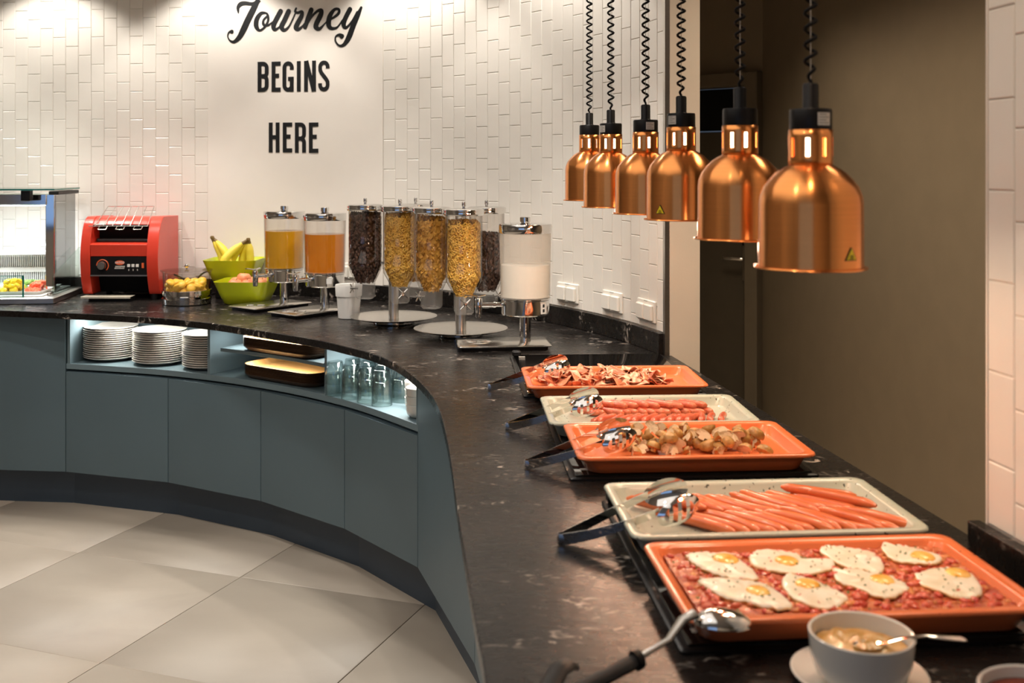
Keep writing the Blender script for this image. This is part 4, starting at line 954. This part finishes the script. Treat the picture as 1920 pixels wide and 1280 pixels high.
carousel(-.514, 4.727, ((168, 'choc', .472, "white pot side"), (-72, 'rings', .474, "front"), (48, 'flakes', .46, "wall side")), "three-tube cereal dispenser beside the white pot, chocolate cereal outermost", "pot-side")
carousel(-.206, 4.376, ((158, 'flakes', .468, "corn flake"), (-82, 'rings', .462, "front"), (38, 'choc', .40, "half-empty rear")), "three-tube cereal dispenser beside the milk, ring cereal at its front", "milk-side")

# ------------------------------------------------------------------ sockets on the curved wall
sk_lab = ["double white wall socket nearest the milk dispenser", "middle double white wall socket of the three", "double white wall socket nearest the wall end"]
sk_lab.append("double white wall socket half hidden behind the amber juice dispenser")
for k, (d0, d1) in enumerate(((33.35, 29.88), (25.83, 22.3), (19.74, 15.9), (65.2, 62.0))):
    th = radians((d0 + d1) / 2); x, y = arc(RW - (.001 if k < 3 else .005), th)
    s = thing("wall_socket", sk_lab[k], "socket", (x, y, 1.092), th - pi / 2, "wall sockets above the splashback")
    P_('sp', "face_plate", lambda: MB().box((0, -.004, 0), (.155, .009, .082), ch=.003), M['socket'], s)
    for q in (-.0385, .0335):
        P_('sf', "socket_cover", lambda: MB().box((0, -.0135, -.004), (.062, .013, .060), ch=.004), M['socket'], s, (q, 0, 0))
    pm = MB()
    for q in range(4): pm.box((-.012 + q * .008, -.0088, .0365), (.004, .0006, .0022))
    P_('st', "marking", lambda: pm, M['print'], s)

# ------------------------------------------------------------------ induction hobs and trays
def hob(x, y, rz, lab):
    t = thing("warming_hob", lab, "hob", (x, y, .9505), rz, "black warming hobs")
    P_('hf', "hob_frame", lambda: MB().loft([rrect(.274, .345, .006, 0, 2), rrect(.274, .345, .006, .004, 2), rrect(.270, .341, .005, .006, 2), rrect(.262, .333, .004, .006, 2)], cap0=True, cap1=True), M['hobframe'], t)
    P_('hg', "glass_plate", lambda: MB().box((0, 0, .0075), (.522, .664, .005), ch=.001), M['hob'], t)
    P_('hc', "control_box", lambda: MB().box((-.252, .318, .018), (.030, .034, .018), ch=.003), M['black'], t)
    P_('hm', "zone_mark", lambda: MB().box((-.235, .29, .0103), (.022, .014, .0004)).box((-.235, -.29, .0103), (.022, .014, .0004)), M['sticker'], t)
hob(.287, 3.555, radians(3.5), "black warming hob, its rear half bare, under the bacon tray")
hob(.378, 2.705, radians(3.5), "black warming hob under the mushrooms and small sausages")
hob(.480, 1.872, radians(4.5), "black warming hob under the eggs and long sausages")
def tray_mesh():
    hx, hy = .2625, .161
    R = [rrect(hx - .034, hy - .034, .03, 0), rrect(hx - .026, hy - .026, .034, .003), rrect(hx - .016, hy - .016, .034, .026), rrect(hx - .012, hy - .012, .03, .034), rrect(hx - .001, hy - .001, .026, .0355), rrect(hx, hy, .025, .038),
         rrect(hx - .001, hy - .001, .025, .0415), rrect(hx - .003, hy - .003, .025, .0425), rrect(hx - .017, hy - .017, .026, .0415), rrect(hx - .021, hy - .021, .030, .037), rrect(hx - .027, hy - .027, .034, .020), rrect(hx - .035, hy - .035, .030, .0165)]
    return MB().loft(R, cap0=True, cap1=True)
TZ = .9612
TRAYS = [(.297, 3.262, 3.0), (.345, 2.822, 3.0), (.394, 2.506, 3.5), (.452, 2.012, 4.5), (.490, 1.672, 5.0)]
TL_ = ["orange tray of fried bacon furthest along the buffet", "sage green tray of short fried sausages between bacon and mushrooms", "orange tray of fried mushrooms on the middle hob", "sage green tray of long frankfurters behind the eggs", "orange tray of fried eggs on tomato stew"]
tsrc = tray_mesh()
torange = tsage = None
for k, (x, y, a) in enumerate(TRAYS):
    key = 'orange' if k in (0, 2, 4) else 'sage'
    if key == 'orange' and torange is None: o = torange = tsrc.build("buffet_tray", M['orange'], smooth=50)
    elif key == 'sage' and tsage is None: o = tsage = tsrc.build("buffet_tray", M['sage'], smooth=50)
    else: o = inst("buffet_tray", torange if key == 'orange' else tsage)
    o.location = (x, y, TZ); o.rotation_euler = (0, 0, radians(a)); tag(o, TL_[k], "tray", "stoneware buffet trays")
def tpt(k, u, v, z):
    x, y, a = TRAYS[k]; a = radians(a); return (x + u * cos(a) - v * sin(a), y + u * sin(a) + v * cos(a), TZ + z)
FZ = .0168   # well floor above the tray underside
# bacon
def bacon(seed):
    rnd = random.Random(seed); n = 26; ph = rnd.random() * 6; am = rnd.uniform(.005, .011); fq = rnd.uniform(7, 13); cv = rnd.uniform(-3.2, 3.2); tw = rnd.uniform(-.8, .8)
    P = []; x = y = 0; a = -cv / 2; W = (-1, -.6, -.2, .2, .6, 1)
    for i in range(n + 1):
        t = i / n; z = .014 + am * sin(fq * t + ph); a += cv / n; x += .0042 * cos(a); y += .0042 * sin(a)
        w_ = .0165 * (.75 + .25 * sin(pi * t)) * (1 + .12 * sin(9 * t + ph)); b = tw * (t - .5) + .38 * sin(fq * .6 * t + 1)
        for k_, s_ in enumerate(W):
            ruf = .0035 * sin(17 * t + ph + 2.2 * (s_ > 0)) * abs(s_)
            P.append((x - sin(a) * w_ * s_ * cos(b), y + cos(a) * w_ * s_ * cos(b), z + w_ * s_ * sin(b) + ruf))
    cx = sum(p[0] for p in P) / len(P); cy = sum(p[1] for p in P) / len(P); mz = min(p[2] for p in P)
    P = [(p[0] - cx, p[1] - cy, p[2] - mz + .001) for p in P]; q = len(W)
    F = [(i * q + j, (i + 1) * q + j, (i + 1) * q + j + 1, i * q + j + 1) for i in range(n) for j in range(q - 1)]
    return MB().add(P, F)
bs = []
for k in range(72):
    if k < 10:
        o = bacon(k * 7 + 1).build("bacon_strip", M['bacon'] if k % 2 else M['bacon2'], smooth=80); bs.append(o)
        so = o.modifiers.new("thick", 'SOLIDIFY'); so.thickness = .0016
    else:
        s = bs[k % 10]; o = s.copy(); COL.objects.link(o)
    lev = 0 if k < 44 else 1
    o.location = tpt(0, random.uniform(-.190, .135), random.uniform(-.085, .082) * (1 if lev == 0 else .7), FZ + .0005 + lev * .012)
    o.rotation_euler = (random.uniform(-.22, .22), random.uniform(-.22, .22), random.random() * 6.28)
    tag(o, "crinkled fried bacon strip in the far orange tray", "bacon", "fried bacon strips")
# sausages
def sausage(L, r, bend, seed=0):
    rnd = random.Random(seed); n = 12; pts = []; rr = []
    for i in range(n + 1):
        t = i / n * 2 - 1; pts.append((t * L / 2, bend * (1 - t * t), 0))
        rr.append(max(.12, (1 - abs(t) ** 7)) ** .5 * r * (1 + rnd.uniform(-.03, .03)))
    return MB().tube(pts, rr, 10)
def place_s(src, k, u, v, z, rz, lab, grp, rx=0.0):
    o = src.copy(); COL.objects.link(o); o.location = tpt(k, u, v, z); o.rotation_euler = (random.random() * 6 if rx is None else rx, 0, radians(TRAYS[k][2]) + rz)
    return tag(o, lab, "sausage", grp)
fk = [sausage(.142, .0094, b, i + 1).build("frankfurter", M['hotdog'], smooth=60) for i, b in enumerate((.003, -.005, .006))]
used = []
def first_or_copy(srcs, i):
    s = srcs[i % len(srcs)]
    if s.name not in used: used.append(s.name); return s
    c = s.copy(); COL.objects.link(c); return c
n1 = 15
for i in range(n1):
    o = first_or_copy(fk, i); t = i / (n1 - 1)
    u = -.180 + .350 * t; v = .054 + random.uniform(-.012, .010)
    o.location = tpt(3, u, v, FZ + .0096 + random.uniform(0, .003)); o.rotation_euler = (random.random() * 6, 0, radians(TRAYS[3][2]) - radians(53 + random.uniform(-6, 6)))
    tag(o, f"long frankfurter, {ordw(i + 1)} along the rear row counted from the tongs", "sausage", "long frankfurters")
n2 = 14
for i in range(n2):
    o = first_or_copy(fk, i); t = i / (n2 - 1)
    u = -.118 + .325 * t; v = -.054 + random.uniform(-.010, .010)
    o.location = tpt(3, u, v, FZ + .0096 + random.uniform(0, .003)); o.rotation_euler = (random.random() * 6, 0, radians(TRAYS[3][2]) - radians(53 + random.uniform(-6, 6)))
    tag(o, f"long frankfurter, {ordw(i + 1)} along the front row counted from the tongs", "sausage", "long frankfurters")
for i, (u, v, r_) in enumerate(((-.155, .03, -35), (.145, .075, -30), (.17, .03, -46))):
    o = first_or_copy(fk, i); o.location = tpt(3, u, v, FZ + .0090 + .0150); o.rotation_euler = (0, 0, radians(TRAYS[3][2]) + radians(r_))
    tag(o, f"long frankfurter lying on top of the rear row, {ordw(i + 1)} from the tongs", "sausage", "long frankfurters")
ck = [sausage(.086, .0094, b, i + 11).build("small_sausage", M['cocktail'], smooth=60) for i, b in enumerate((.004, -.004, .007, .002))]
for row, (n, u0, u1, v, an, z, lab) in enumerate(((15, -.155, .150, .040, -40, 0, "rear row"), (15, -.125, .178, -.052, 54, 0, "front row"), (10, -.14, .135, .056, -38, .0140, "upper layer"))):
    for i in range(n):
        o = first_or_copy(ck, i + row); u = u0 + (u1 - u0) * i / (n - 1) + random.uniform(-.003, .003)
        if row == 1 and i >= n - 2: u += .012
        o.location = tpt(1, u, v + random.uniform(-.007, .007) * (1 + (row == 2)), FZ + .0092 + z); o.rotation_euler = (0, 0, radians(TRAYS[1][2]) + radians(an + random.uniform(-9, 9) + (14 if row == 1 and i > 11 else 0)))
        tag(o, f"short fried sausage, {ordw(i + 1)} along the {lab} counted from the tongs", "sausage", "short fried sausages")
# mushrooms
mprof = [(.0, .034), (.010, .033), (.018, .029), (.0225, .021), (.0225, .015), (.018, .0125), (.009, .0125), (.0085, .003), (.0, .002)]
def mush_half(a1):
    mb = MB().lathe(mprof, 10, m=0, a0=0, a1=a1)
    for ang in (0, a1):
        P = [(r * cos(ang), r * sin(ang), z) for r, z in mprof]; n = len(P)
        mb.add(P, [tuple(range(n)) if ang == 0 else tuple(range(n - 1, -1, -1))], 1)
    mb.v = [(x, y - .009, z - .018) for x, y, z in mb.v]; return mb
ms_ = [mush_half(pi), mush_half(pi * .55), mush_half(2 * pi * .999)]
ms_o = [m.build("mushroom", [M['mskin'], M['mcut']], smooth=50) for m in ms_]
for k in range(92):
    if k < 3: o = ms_o[k]
    else: o = ms_o[(0, 0, 1, 0, 2, 1)[k % 6]].copy(); COL.objects.link(o)
    i = k % 46; lev = 0 if k < 58 else 1
    u = random.uniform(-.150, .175); v = random.uniform(-.09, .085) * (1 if lev == 0 else .75)
    o.location = tpt(2, u, v, FZ + .015 + lev * .021); s_ = random.uniform(.66, .92); o.scale = (s_,) * 3
    kind = o.data.name
    if o.data == ms_o[0].data: o.rotation_euler = (random.uniform(-.9, .5), random.uniform(-.6, .6), random.uniform(-.9, .9) + random.choice((0, 0, 0, 3.1))); lb = "halved fried mushroom with pale cut face in the orange tray"
    elif o.data == ms_o[1].data: o.rotation_euler = (random.uniform(-.8, .8), random.uniform(-.8, .8), random.random() * 6); lb = "browned mushroom wedge in the orange tray"
    else: o.rotation_euler = (random.uniform(-.6, .6), random.uniform(-.6, .6), random.random() * 6); lb = "whole small browned mushroom in the orange tray"
    tag(o, lb, "mushroom", {0: "halved mushrooms", 1: "mushroom wedges", 2: "whole mushrooms"}[[m.data for m in ms_o].index(o.data)])
def number_along(objs, k, text_):
    x, y, a = TRAYS[k]; a = radians(a)
    for i, o in enumerate(sorted(objs, key=lambda o: (o.location.x - x) * cos(a) + (o.location.y - y) * sin(a))): o["label"] = text_.format(ordw(i + 1))
for g_, tx in (("halved mushrooms", "halved fried mushroom with pale cut face, {} of the halves from the tongs"), ("mushroom wedges", "browned mushroom wedge, {} of the wedges counted from the tongs"), ("whole mushrooms", "whole small browned mushroom, {} of the whole ones from the tongs")):
    number_along([o for o in COL.objects if o.get("group") == g_], 2, tx)
number_along([o for o in COL.objects if o.get("group") == "fried bacon strips"], 0, "crinkled fried bacon strip, {} along the far tray from the tongs")
# stew surface with beans and tomato pieces
from mathutils import noise, Vector
def hz(u, v): return .0315 + .0035 * noise.noise(Vector((u * 60, v * 60, 0))) + .002 * noise.noise(Vector((u * 150, v * 150, 4)))
nu, nv = 110, 66; hu, hv = .233, .131
P = [(-hu + 2 * hu * i / nu, -hv + 2 * hv * j / nv) for j in range(nv + 1) for i in range(nu + 1)]
st = MB().add([(u, v, hz(u, v)) for u, v in P], [(j * (nu + 1) + i, j * (nu + 1) + i + 1, (j + 1) * (nu + 1) + i + 1, (j + 1) * (nu + 1) + i) for j in range(nv) for i in range(nu)])
rnd = random.Random(5)
for k in range(620):
    u, v = rnd.uniform(-.225, .225), rnd.uniform(-.122, .122); big = u > .10
    m_ = rnd.choice((1, 1, 2, 2, 2, 3)) if not big else rnd.choice((1, 2, 2, 1))
    r = rnd.uniform(.0030, .0055) * (1.7 if m_ == 2 else 1.25 if m_ == 1 else .55)
    c_ = chunk(r, rnd.random(), 1.35, .85, .7, 6).xf(rz=rnd.random() * 6, rx=rnd.uniform(-.4, .4))
    st.join(c_, (u, v, hz(u, v) - r * .4), m=m_)
o = st.build("tomato_stew", [M['stew'], M['bean'], M['tomchunk'], M['herb']], smooth=60, loc=tpt(4, 0, 0, .0), rot=(0, 0, radians(5)))
tag(o, "chunky tomato and bean stew under the fried eggs", "stew", kind="stuff")
# fried eggs
EGGS = {
'A': ([(-0.2006, 0.1125), (-0.1758, 0.1235), (-0.1524, 0.117), (-0.1217, 0.1143), (-0.1165, 0.0796), (-0.111, 0.038), (-0.1144, -0.0008), (-0.1402, 0.0014), (-0.1657, 0.0152), (-0.1894, 0.0489), (-0.1989, 0.0825)], (-0.1424, 0.0805), 0.0235, "fried egg in the rear corner of the stew tray beside the tongs side"),
'B': ([(-0.0995, 0.0994), (-0.0785, 0.1211), (-0.0498, 0.1212), (-0.0204, 0.1055), (-0.0081, 0.0701), (0.028, 0.0669), (0.02, 0.0387), (-0.0104, 0.015), (-0.0459, 0.0165), (-0.0829, 0.0315), (-0.1048, 0.0578)], (-0.0475, 0.0638), 0.0215, "fried egg second from the tongs in the rear row, with a tail of white"),
'C': ([(0.0396, 0.1636 - .03), (0.058, 0.1302), (0.0827, 0.1221), (0.1061, 0.1031), (0.1081, 0.0641), (0.0977, 0.0279), (0.0786, 0.004), (0.0625, 0.0228), (0.0392, 0.033), (0.0295, 0.0626), (0.0243, 0.1103)], (0.0807, 0.0694), 0.0141, "pale fried egg whose yolk is filmed over with white, mid rear row"),
'D': ([(0.1441, 0.1386), (0.1483, 0.1345), (0.1504, 0.1239), (0.1705, 0.1244), (0.1945, 0.0998), (0.2099, 0.0723), (0.2001, 0.0476), (0.1761, 0.0357), (0.1549, 0.0434), (0.1264, 0.0587), (0.1288, 0.1103)], (0.1779, 0.0651), 0.0212, "fried egg with a pointed white tip at the far rear end of the tray"),
'E': ([(0.1333, 0.0008), (0.1624, 0.0141), (0.1899, 0.0198), (0.2164, 0.0175), (0.2221, -0.007), (0.2068, -0.0664), (0.1879, -0.0934), (0.1602, -0.0966), (0.1395, -0.0749), (0.124, -0.0406)], (0.1976, -0.0103), 0.0208, "fried egg furthest from the spoon in the front row, herbs on its white"),
'F': ([(0.0141, 0.0311), (0.0249, 0.0277), (0.0523, 0.0277), (0.0764, 0.0058), (0.0959, -0.0115), (0.1003, -0.0533), (0.0794, -0.0733), (0.0545, -0.0902), (0.0361, -0.0801), (0.0186, -0.0462), (0.002, -0.0186)], (0.07, -0.0261), 0.0205, "fried egg third from the spoon in the front row, touching the pale egg"),
'G': ([(-0.0745, 0.0034), (-0.0605, 0.0177), (-0.0487, 0.0089), (-0.0281, -0.016), (-0.0151, -0.0432), (-0.0067, -0.0799), (-0.0163, -0.0964), (-0.0469, -0.1175), (-0.0728, -0.1052), (-0.0881, -0.0693), (-0.086, -0.026)], (-0.0491, -0.0329), 0.0213, "round fried egg second from the spoon in the front row"),
'H': ([(-0.2088, 0.0036), (-0.1848, 0.0107), (-0.1489, 0.0022), (-0.1208, -0.0117), (-0.1024, -0.0356), (-0.0952, -0.0895), (-0.1033, -0.1125), (-0.1274, -0.1104), (-0.1605, -0.0838), (-0.1884, -0.064), (-0.2018, -0.0306)], (-0.1324, -0.0528), 0.02, "fried egg lying next to the serving spoon"),
}
for k, (out, yk, yr, lab) in EGGS.items():
    O = [(a_, b_) for a_, b_, c_ in catmull([(*p, 0) for p in out] + [(*out[0], 0)], 5)[:-1]]
    cx = sum(p[0] for p in O) / len(O); cy = sum(p[1] for p in O) / len(O)
    e = thing("fried_egg", lab, "egg", tpt(4, cx, cy, .034), radians(5), "fried eggs")
    R = []; rn = random.Random(ord(k)); wob = [rn.uniform(-.0012, .0018) for _ in O]
    for f, z in ((.96, -.002), (1.0, .0005), (.985, .0025), (.90, .0042), (.7, .0048), (.4, .0056), (.12, .006)):
        R.append([((x - cx) * f, (y - cy) * f, z + wob[i] * f + .0010 * noise.noise(Vector((x * f * 90, y * f * 90, 2)))) for i, (x, y) in enumerate(O)])
    MB().loft(R, ms=[1, 1, 0, 0, 0, 0, 0], cap0=True, cap1=True).build("egg_white", [M['eggw'], M['eggedge']], e, smooth=60)
    ym = MB().lathe([(.95 * yr, -.003), (.90 * yr, .0006), (.74 * yr, .0032), (.42 * yr, .0050), (0, .0056)], 22, (yk[0] - cx, yk[1] - cy, .0045)); ym.v = [(x, (y - (yk[1] - cy)) * 1.15 + (yk[1] - cy), z) for x, y, z in ym.v]
    ym.build("yolk", M['yolk'] if k != 'C' else M['eggw'], e, smooth=60)
    hb = MB()
    for q in range(15):
        i = rn.randrange(len(O)); f = sqrt(rn.random()) * .85; hb.box(((O[i][0] - cx) * f, (O[i][1] - cy) * f, .0072), (rn.uniform(.0015, .004), .0014, .0012), rn.random() * 3)
    tag(hb.build("herb_flecks", M['herb'], e, smooth=0), kind="stuff")

# ------------------------------------------------------------------ tongs
def tongs_parts():
    """hinge at the origin, jaws towards +x; arms are upright strips"""
    def arm(s):
        mb = MB(); n = 14; A = []
        for i in range(n + 1):
            t = i / n; x = .165 * t; y = s * (.006 + .044 * t + .010 * sin(pi * t)); z = .010 + .060 * t * (.8 + .2 * t)
            h = .0105 - .004 * t; A.append([(x, y - s * .0008, z - h), (x, y + s * .0008, z - h), (x, y + s * .0008, z + h), (x, y - s * .0008, z + h)])
        return MB().loft(A, cap0=True, cap1=True)
    def jaw(s):
        mb = MB(); n = 26; cx, cz = .199, .073; ax, az = .040, .025
        def pt(x, z, d):      # shallow scoop bulging outwards
            q = (x / ax) ** 2 + (z / az) ** 2; return (cx + x, s * (.0545 + .013 * (1 - min(1, q)) - .010 * x / ax) + d, cz + z + .25 * x * 1.0)
        fs = (1.0, .86, .70) if s < 0 else (1.0, .8, .6, .4, .2, .04)
        R = [[pt(ax * f * cos(2 * pi * i / n), az * f * sin(2 * pi * i / n), -.0006) for i in range(n)] for f in fs]
        R2 = [[pt(ax * f * cos(2 * pi * i / n), az * f * sin(2 * pi * i / n), .0006) for i in range(n)] for f in fs]
        mb.loft(R[::-1] + R2 + ([R[-1]] if s < 0 else []), cap0=s > 0, cap1=s > 0)
        if s < 0:
            for q in (-.40, .0, .40):
                x0, x1 = ax * (q - .085), ax * (q + .085); m_ = 6; A = []
                zz = az * sqrt(max(0, .55 - q * q))
                for k in range(m_ + 1):
                    z = zz * (2 * k / m_ - 1); A.append([pt(x0, z, -.0006), pt(x1, z, -.0006), pt(x1, z, .0006), pt(x0, z, .0006)])
                mb.loft(A)
        return mb
    return arm, jaw
arm, jaw = tongs_parts()
tg = [("arm", arm(1), None), ("arm", arm(-1), None), ("jaw", jaw(1), None), ("jaw", jaw(-1), None), ("hinge", MB().tube([(.004, .007, .010), (-.006, .005, .010), (-.008, 0, .010), (-.006, -.005, .010), (.004, -.007, .010)], .0105, 8, flat=(1, .12)), None)]
TG = [(-.066, 3.295, 2, "steel tongs resting on the bacon tray rim"), (-.010, 2.795, 2, "steel tongs resting on the short sausage tray"), (.036, 2.440, 3, "steel tongs resting on the mushroom tray"), (.090, 1.950, 4, "steel tongs resting on the long frankfurter tray")]
t0 = None
for (x, y, a, lab) in TG:
    rz = radians(a)
    if t0 is None:
        t0 = thing("tongs", lab, "tongs", (x, y, .9515), rz, "serving tongs")
        for nm, mb, _ in tg: mb.build(nm, M['chrome'], t0, smooth=50)
    else: dup(t0, (x, y, .9515), rz, lab)

# ------------------------------------------------------------------ serving spoon, second handle, sauce bowl
sp = thing("serving_spoon", "large steel serving spoon with black grip leaning on the egg tray", "spoon", (.26, 1.478, 1.004))
n = 20; R = []
for f, z in ((1.0, .0), (1.0, .0015), (.92, .010), (.7, .018), (.4, .0225), (.1, .024)):
    R.append([(.025 + (.038 * f) * cos(2 * pi * i / n) * (1.0 if cos(2 * pi * i / n) < 0 else 1.12), .003 + .027 * f * sin(2 * pi * i / n), z * .8 + .002) for i in range(n)])
MB().loft(R, cap0=True, cap1=True).xf(rz=.06, ry=.06).build("spoon_head", M['chrome'], sp, smooth=60)
MB().tube([(-.012, -.001, .016), (-.030, -.010, .012), (-.052, -.032, -.006), (-.110, -.072, -.020)], [.009, .0065, .005, .0048], 8, flat=(.7, 1.2)).build("shaft", M['steelp'], sp)
gp = MB().tube([(-.098, -.064, -.018), (-.112, -.073, -.021), (-.135, -.088, -.026), (-.19, -.122, -.036), (-.25, -.158, -.040)], [.009, .0105, .0095, .011, .010], 10, flat=(.85, 1.15)).build("grip", M['blackm'], sp)
MB().tube([(-.093, -.061, -.017), (-.101, -.066, -.0185)], [.0125, .0135], 12).build("collar", M['black'], gp)
uh = MB().tube([(.082, 1.413, .978), (.074, 1.408, .984), (.060, 1.395, .982), (.048, 1.372, .972), (.035, 1.335, .963), (.02, 1.29, .962)], [.008, .011, .012, .012, .011, .010], 10, flat=(.55, 1.2)).build("utensil_handle", M['blackm'], smooth=60)
tag(uh, "black curved utensil handle end lying beside the spoon grip", "utensil")
sb = [(0, .006), (.032, .006), (.035, 0), (.043, .002), (.057, .016), (.064, .036), (.0668, .066), (.0672, .068), (.0655, .0695), (.0628, .068), (.060, .038), (.053, .020), (.038, .011), (0, .009)]
s1 = MB().lathe([(0, .004), (.04, .004), (.043, 0), (.05, .001), (.074, .010), (.087, .014), (.0875, .016), (.085, .017), (.070, .0115), (.048, .0055), (0, .0055)], 48).build("saucer", M['white'], loc=(.4545, 1.425, .9505)); tag(s1, "white saucer under the mustard bowl", "saucer")
bo = MB().lathe(sb, 48).build("sauce_bowl", M['white'], loc=(.4535, 1.413, .9545)); tag(bo, "white bowl of mustard dip in front of the egg tray", "bowl", "sauce bowls")
ms = MB(); n = 28; R = []
for f in (1, .86, .7, .54, .38, .22, .08):
    R.append([(.0590 * f * cos(2 * pi * i / n), .0590 * f * sin(2 * pi * i / n), .048 + .012 * (1 - f ** 2) + .006 * noise.noise(Vector((3.2 * f * cos(2 * pi * i / n), 3.2 * f * sin(2 * pi * i / n), 1.5))) + .003 * sin(5 * f * 3 + 2 * pi * i / n * 2)) for i in range(n)])
dp = ms.loft(R, cap1=True).build("mustard_dip", M['mustard'], smooth=70, loc=(.4535, 1.413, .9545)); tag(dp, "swirled creamy mustard dip filling the white bowl", "dip", kind="stuff")
ts = thing("teaspoon", "small steel teaspoon sticking out of the mustard dip", "spoon", (.4535, 1.413, .950))
MB().tube([(.020, -.020, .066), (.045, -.022, .074), (.075, -.024, .078), (.118, -.028, .076), (.124, -.028, .074)], [.0028, .003, .0032, .0046, .003], 8, flat=(.5, 1.3)).build("spoon_handle", M['chrome'], ts)
R = [[(.004 + .021 * f * cos(2 * pi * i / 14), -.018 + .014 * f * sin(2 * pi * i / 14), .064 - .004 * (1 - f * f)) for i in range(14)] for f in (1, .7, .35, .1)]
MB().loft(R, cap1=True).build("spoon_tip", M['chrome'], ts, smooth=60)
b3 = inst("sauce_bowl", bo, loc=(.612, 1.262, .9505)); tag(b3, "white bowl of dark sauce cut off by the picture corner", "bowl", "sauce bowls")
o = MB().lathe([(.0600, .056), (.03, .057), (0, .057)], 28).build("dark_sauce", M['ketchup'], loc=(.612, 1.262, .9505)); tag(o, "dark red brown sauce filling the corner bowl", "dip", kind="stuff")

# ------------------------------------------------------------------ heat lamps
def lathe_neck():
    mb = MB(); seg = 64; zs = [.158, .170, .174, .178, .199, .203, .206, .2165]
    P = [(.0332 * cos(2 * pi * i / seg), .0332 * sin(2 * pi * i / seg), z) for z in zs for i in range(seg)]
    F = []
    for j in range(len(zs) - 1):
        for i in range(seg):
            ph = i % 8
            hole = (j in (2, 3, 4) and ph in (3, 4)) or (j in (3,) and ph in (3, 4))
            if not hole: F.append((j * seg + i, j * seg + (i + 1) % seg, (j + 1) * seg + (i + 1) % seg, (j + 1) * seg + i))
    return mb.add(P, F)
LAMPS = [(.2575, 3.62, 1.5185, .3, "sixth and furthest"), (.2950, 3.25, 1.509, 2.2, "fifth"), (.3560, 2.90, 1.504, -.25, "fourth"), (.3980, 2.56, 1.5045, .5, "third"), (.4380, 2.09, 1.490, 1.3, "second nearest"), (.4720, 1.72, 1.469, .0, "nearest")]
lab_extra = {0: "half hidden behind its neighbour", 1: "over the bacon's near end", 2: "with silver label, over the small sausages", 3: "with yellow triangle, over the mushrooms", 4: "without stickers, over the frankfurters", 5: "with yellow triangle and silver label, over the eggs"}
stick = {1: (-2.55, None), 2: (-1.30, None), 3: (-2.45, -2.35), 4: None, 5: (-1.15, -1.02)}
for k, (x, y, z, tw, lab) in enumerate(LAMPS):
    t = thing("heat_lamp", f"{lab} copper heat lamp of the row, {lab_extra[k]}", "lamp", (x, y, z), 0, "copper heat lamps")
    sh = P_('lsh', "lamp_shade", lambda: MB().lathe([(.0785, .0028), (.0870, .0014), (.0878, .0), (.0870, -.0014), (.0805, .0), (.0798, .004), (.0795, .10), (.0780, .112), (.0725, .126), (.0640, .137), (.0520, .149), (.0420, .1555), (.0355, .1585), (.0332, .161)], 64), M['copper'], t)
    nk = P_('lnk', "neck", lathe_neck, M['copper'], t, rz=tw)
    if k == 0:
        for o in (sh, nk): so = o.modifiers.new("wall", 'SOLIDIFY'); so.thickness = .0012; so.offset = 1
    else:
        for o in (sh, nk): so = o.modifiers.new("wall", 'SOLIDIFY'); so.thickness = .0012; so.offset = 1
    cp = P_('lcp', "cap", lambda: MB().lathe([(0, .216), (.0325, .216), (.0330, .218), (.0330, .246), (.0315, .249), (.014, .250), (.0125, .252), (.0125, .287), (.010, .290), (0, .290)], 40), M['black'], t)
    P_('lbu', "bulb", lambda: MB().lathe([(0, .016), (.020, .018), (.036, .026), (.044, .040), (.045, .055), (.038, .085), (.024, .120), (.0185, .150), (.0185, .212), (0, .212)], 24), M['lampglow'], t)
    # coiled cable up to the ceiling
    H_ = CEIL - z - .288; turns = int(H_ / (.0225 + .0012 * (k % 3))); pts = []
    for i in range(turns * 9 + 1):
        a = i * 2 * pi / 9 + tw; f = min(1, i / 12)
        pts.append((.0088 * f * cos(a), .0088 * f * sin(a), .288 + H_ * i / (turns * 9)))
    MB().tube(pts, .0030, 6).build("coiled_cable", M['cord'], t, smooth=80)
    MB().rod((0, 0, .285), (0, 0, .288 + H_), .0008, 5).build("hanging_wire", M['steel'], t)
    if stick.get(k):
        a0, a1 = stick[k]
        lbm = MB().lathe([(.0334, .2225), (.0334, .2425)], 8, a0=a0 - .36, a1=a0 + .36).build("label", M['sticker'], cp)
        ln = MB()
        for q in range(4): ln.lathe([(.03355, .2258 + q * .0044), (.03355, .2270 + q * .0044)], 6, a0=a0 - .29, a1=a0 + (.1 if q % 2 else .27))
        ln.build("label_print", mat("grey_print", (.16, .15, .14), .6) if k == 1 else bpy.data.materials["grey_print"], cp, smooth=0)
        if a1 is not None:
            def tri(s, r, m, nm):
                P = [(s * sin(radians(q)), .0, s * cos(radians(q))) for q in (0, 120, 240)]
                V = [( (r) * cos(a1 + px / .08), r * sin(a1 + px / .08), .0225 + pz) for px, _, pz in P]
                ctr = (r * cos(a1) , r * sin(a1), .0225)
                MB().add(V, [(0, 2, 1)]).build(nm, m, sh, smooth=0)
            tri(.0142, .0823, M['print'], "sticker_border"); tri(.0117, .0826, M['yellow'], "warning_sticker")
            wv = MB()
            for q in (-.0028, 0, .0028): wv.tube([(.0829 * cos(a1 + (q + .0007 * sin(i * 1.6)) / .08), .0829 * sin(a1 + (q + .0007 * sin(i * 1.6)) / .08), .0185 + i * .0011) for i in range(6)], .0004, 4)
            wv.tube([(.0829 * cos(a1 + q / .08), .0829 * sin(a1 + q / .08), .0178) for q in (-.0045, .0045)], .0004, 4)
            wv.build("sticker_symbol", M['print'], sh)
    d = bpy.data.lights.new("bulb_light", 'POINT'); d.energy = 2.5; d.color = (1.0, .75, .54); d.shadow_soft_size = .03
    lo = bpy.data.objects.new("bulb_light", d); COL.objects.link(lo); lo.location = (x, y, z + .008)
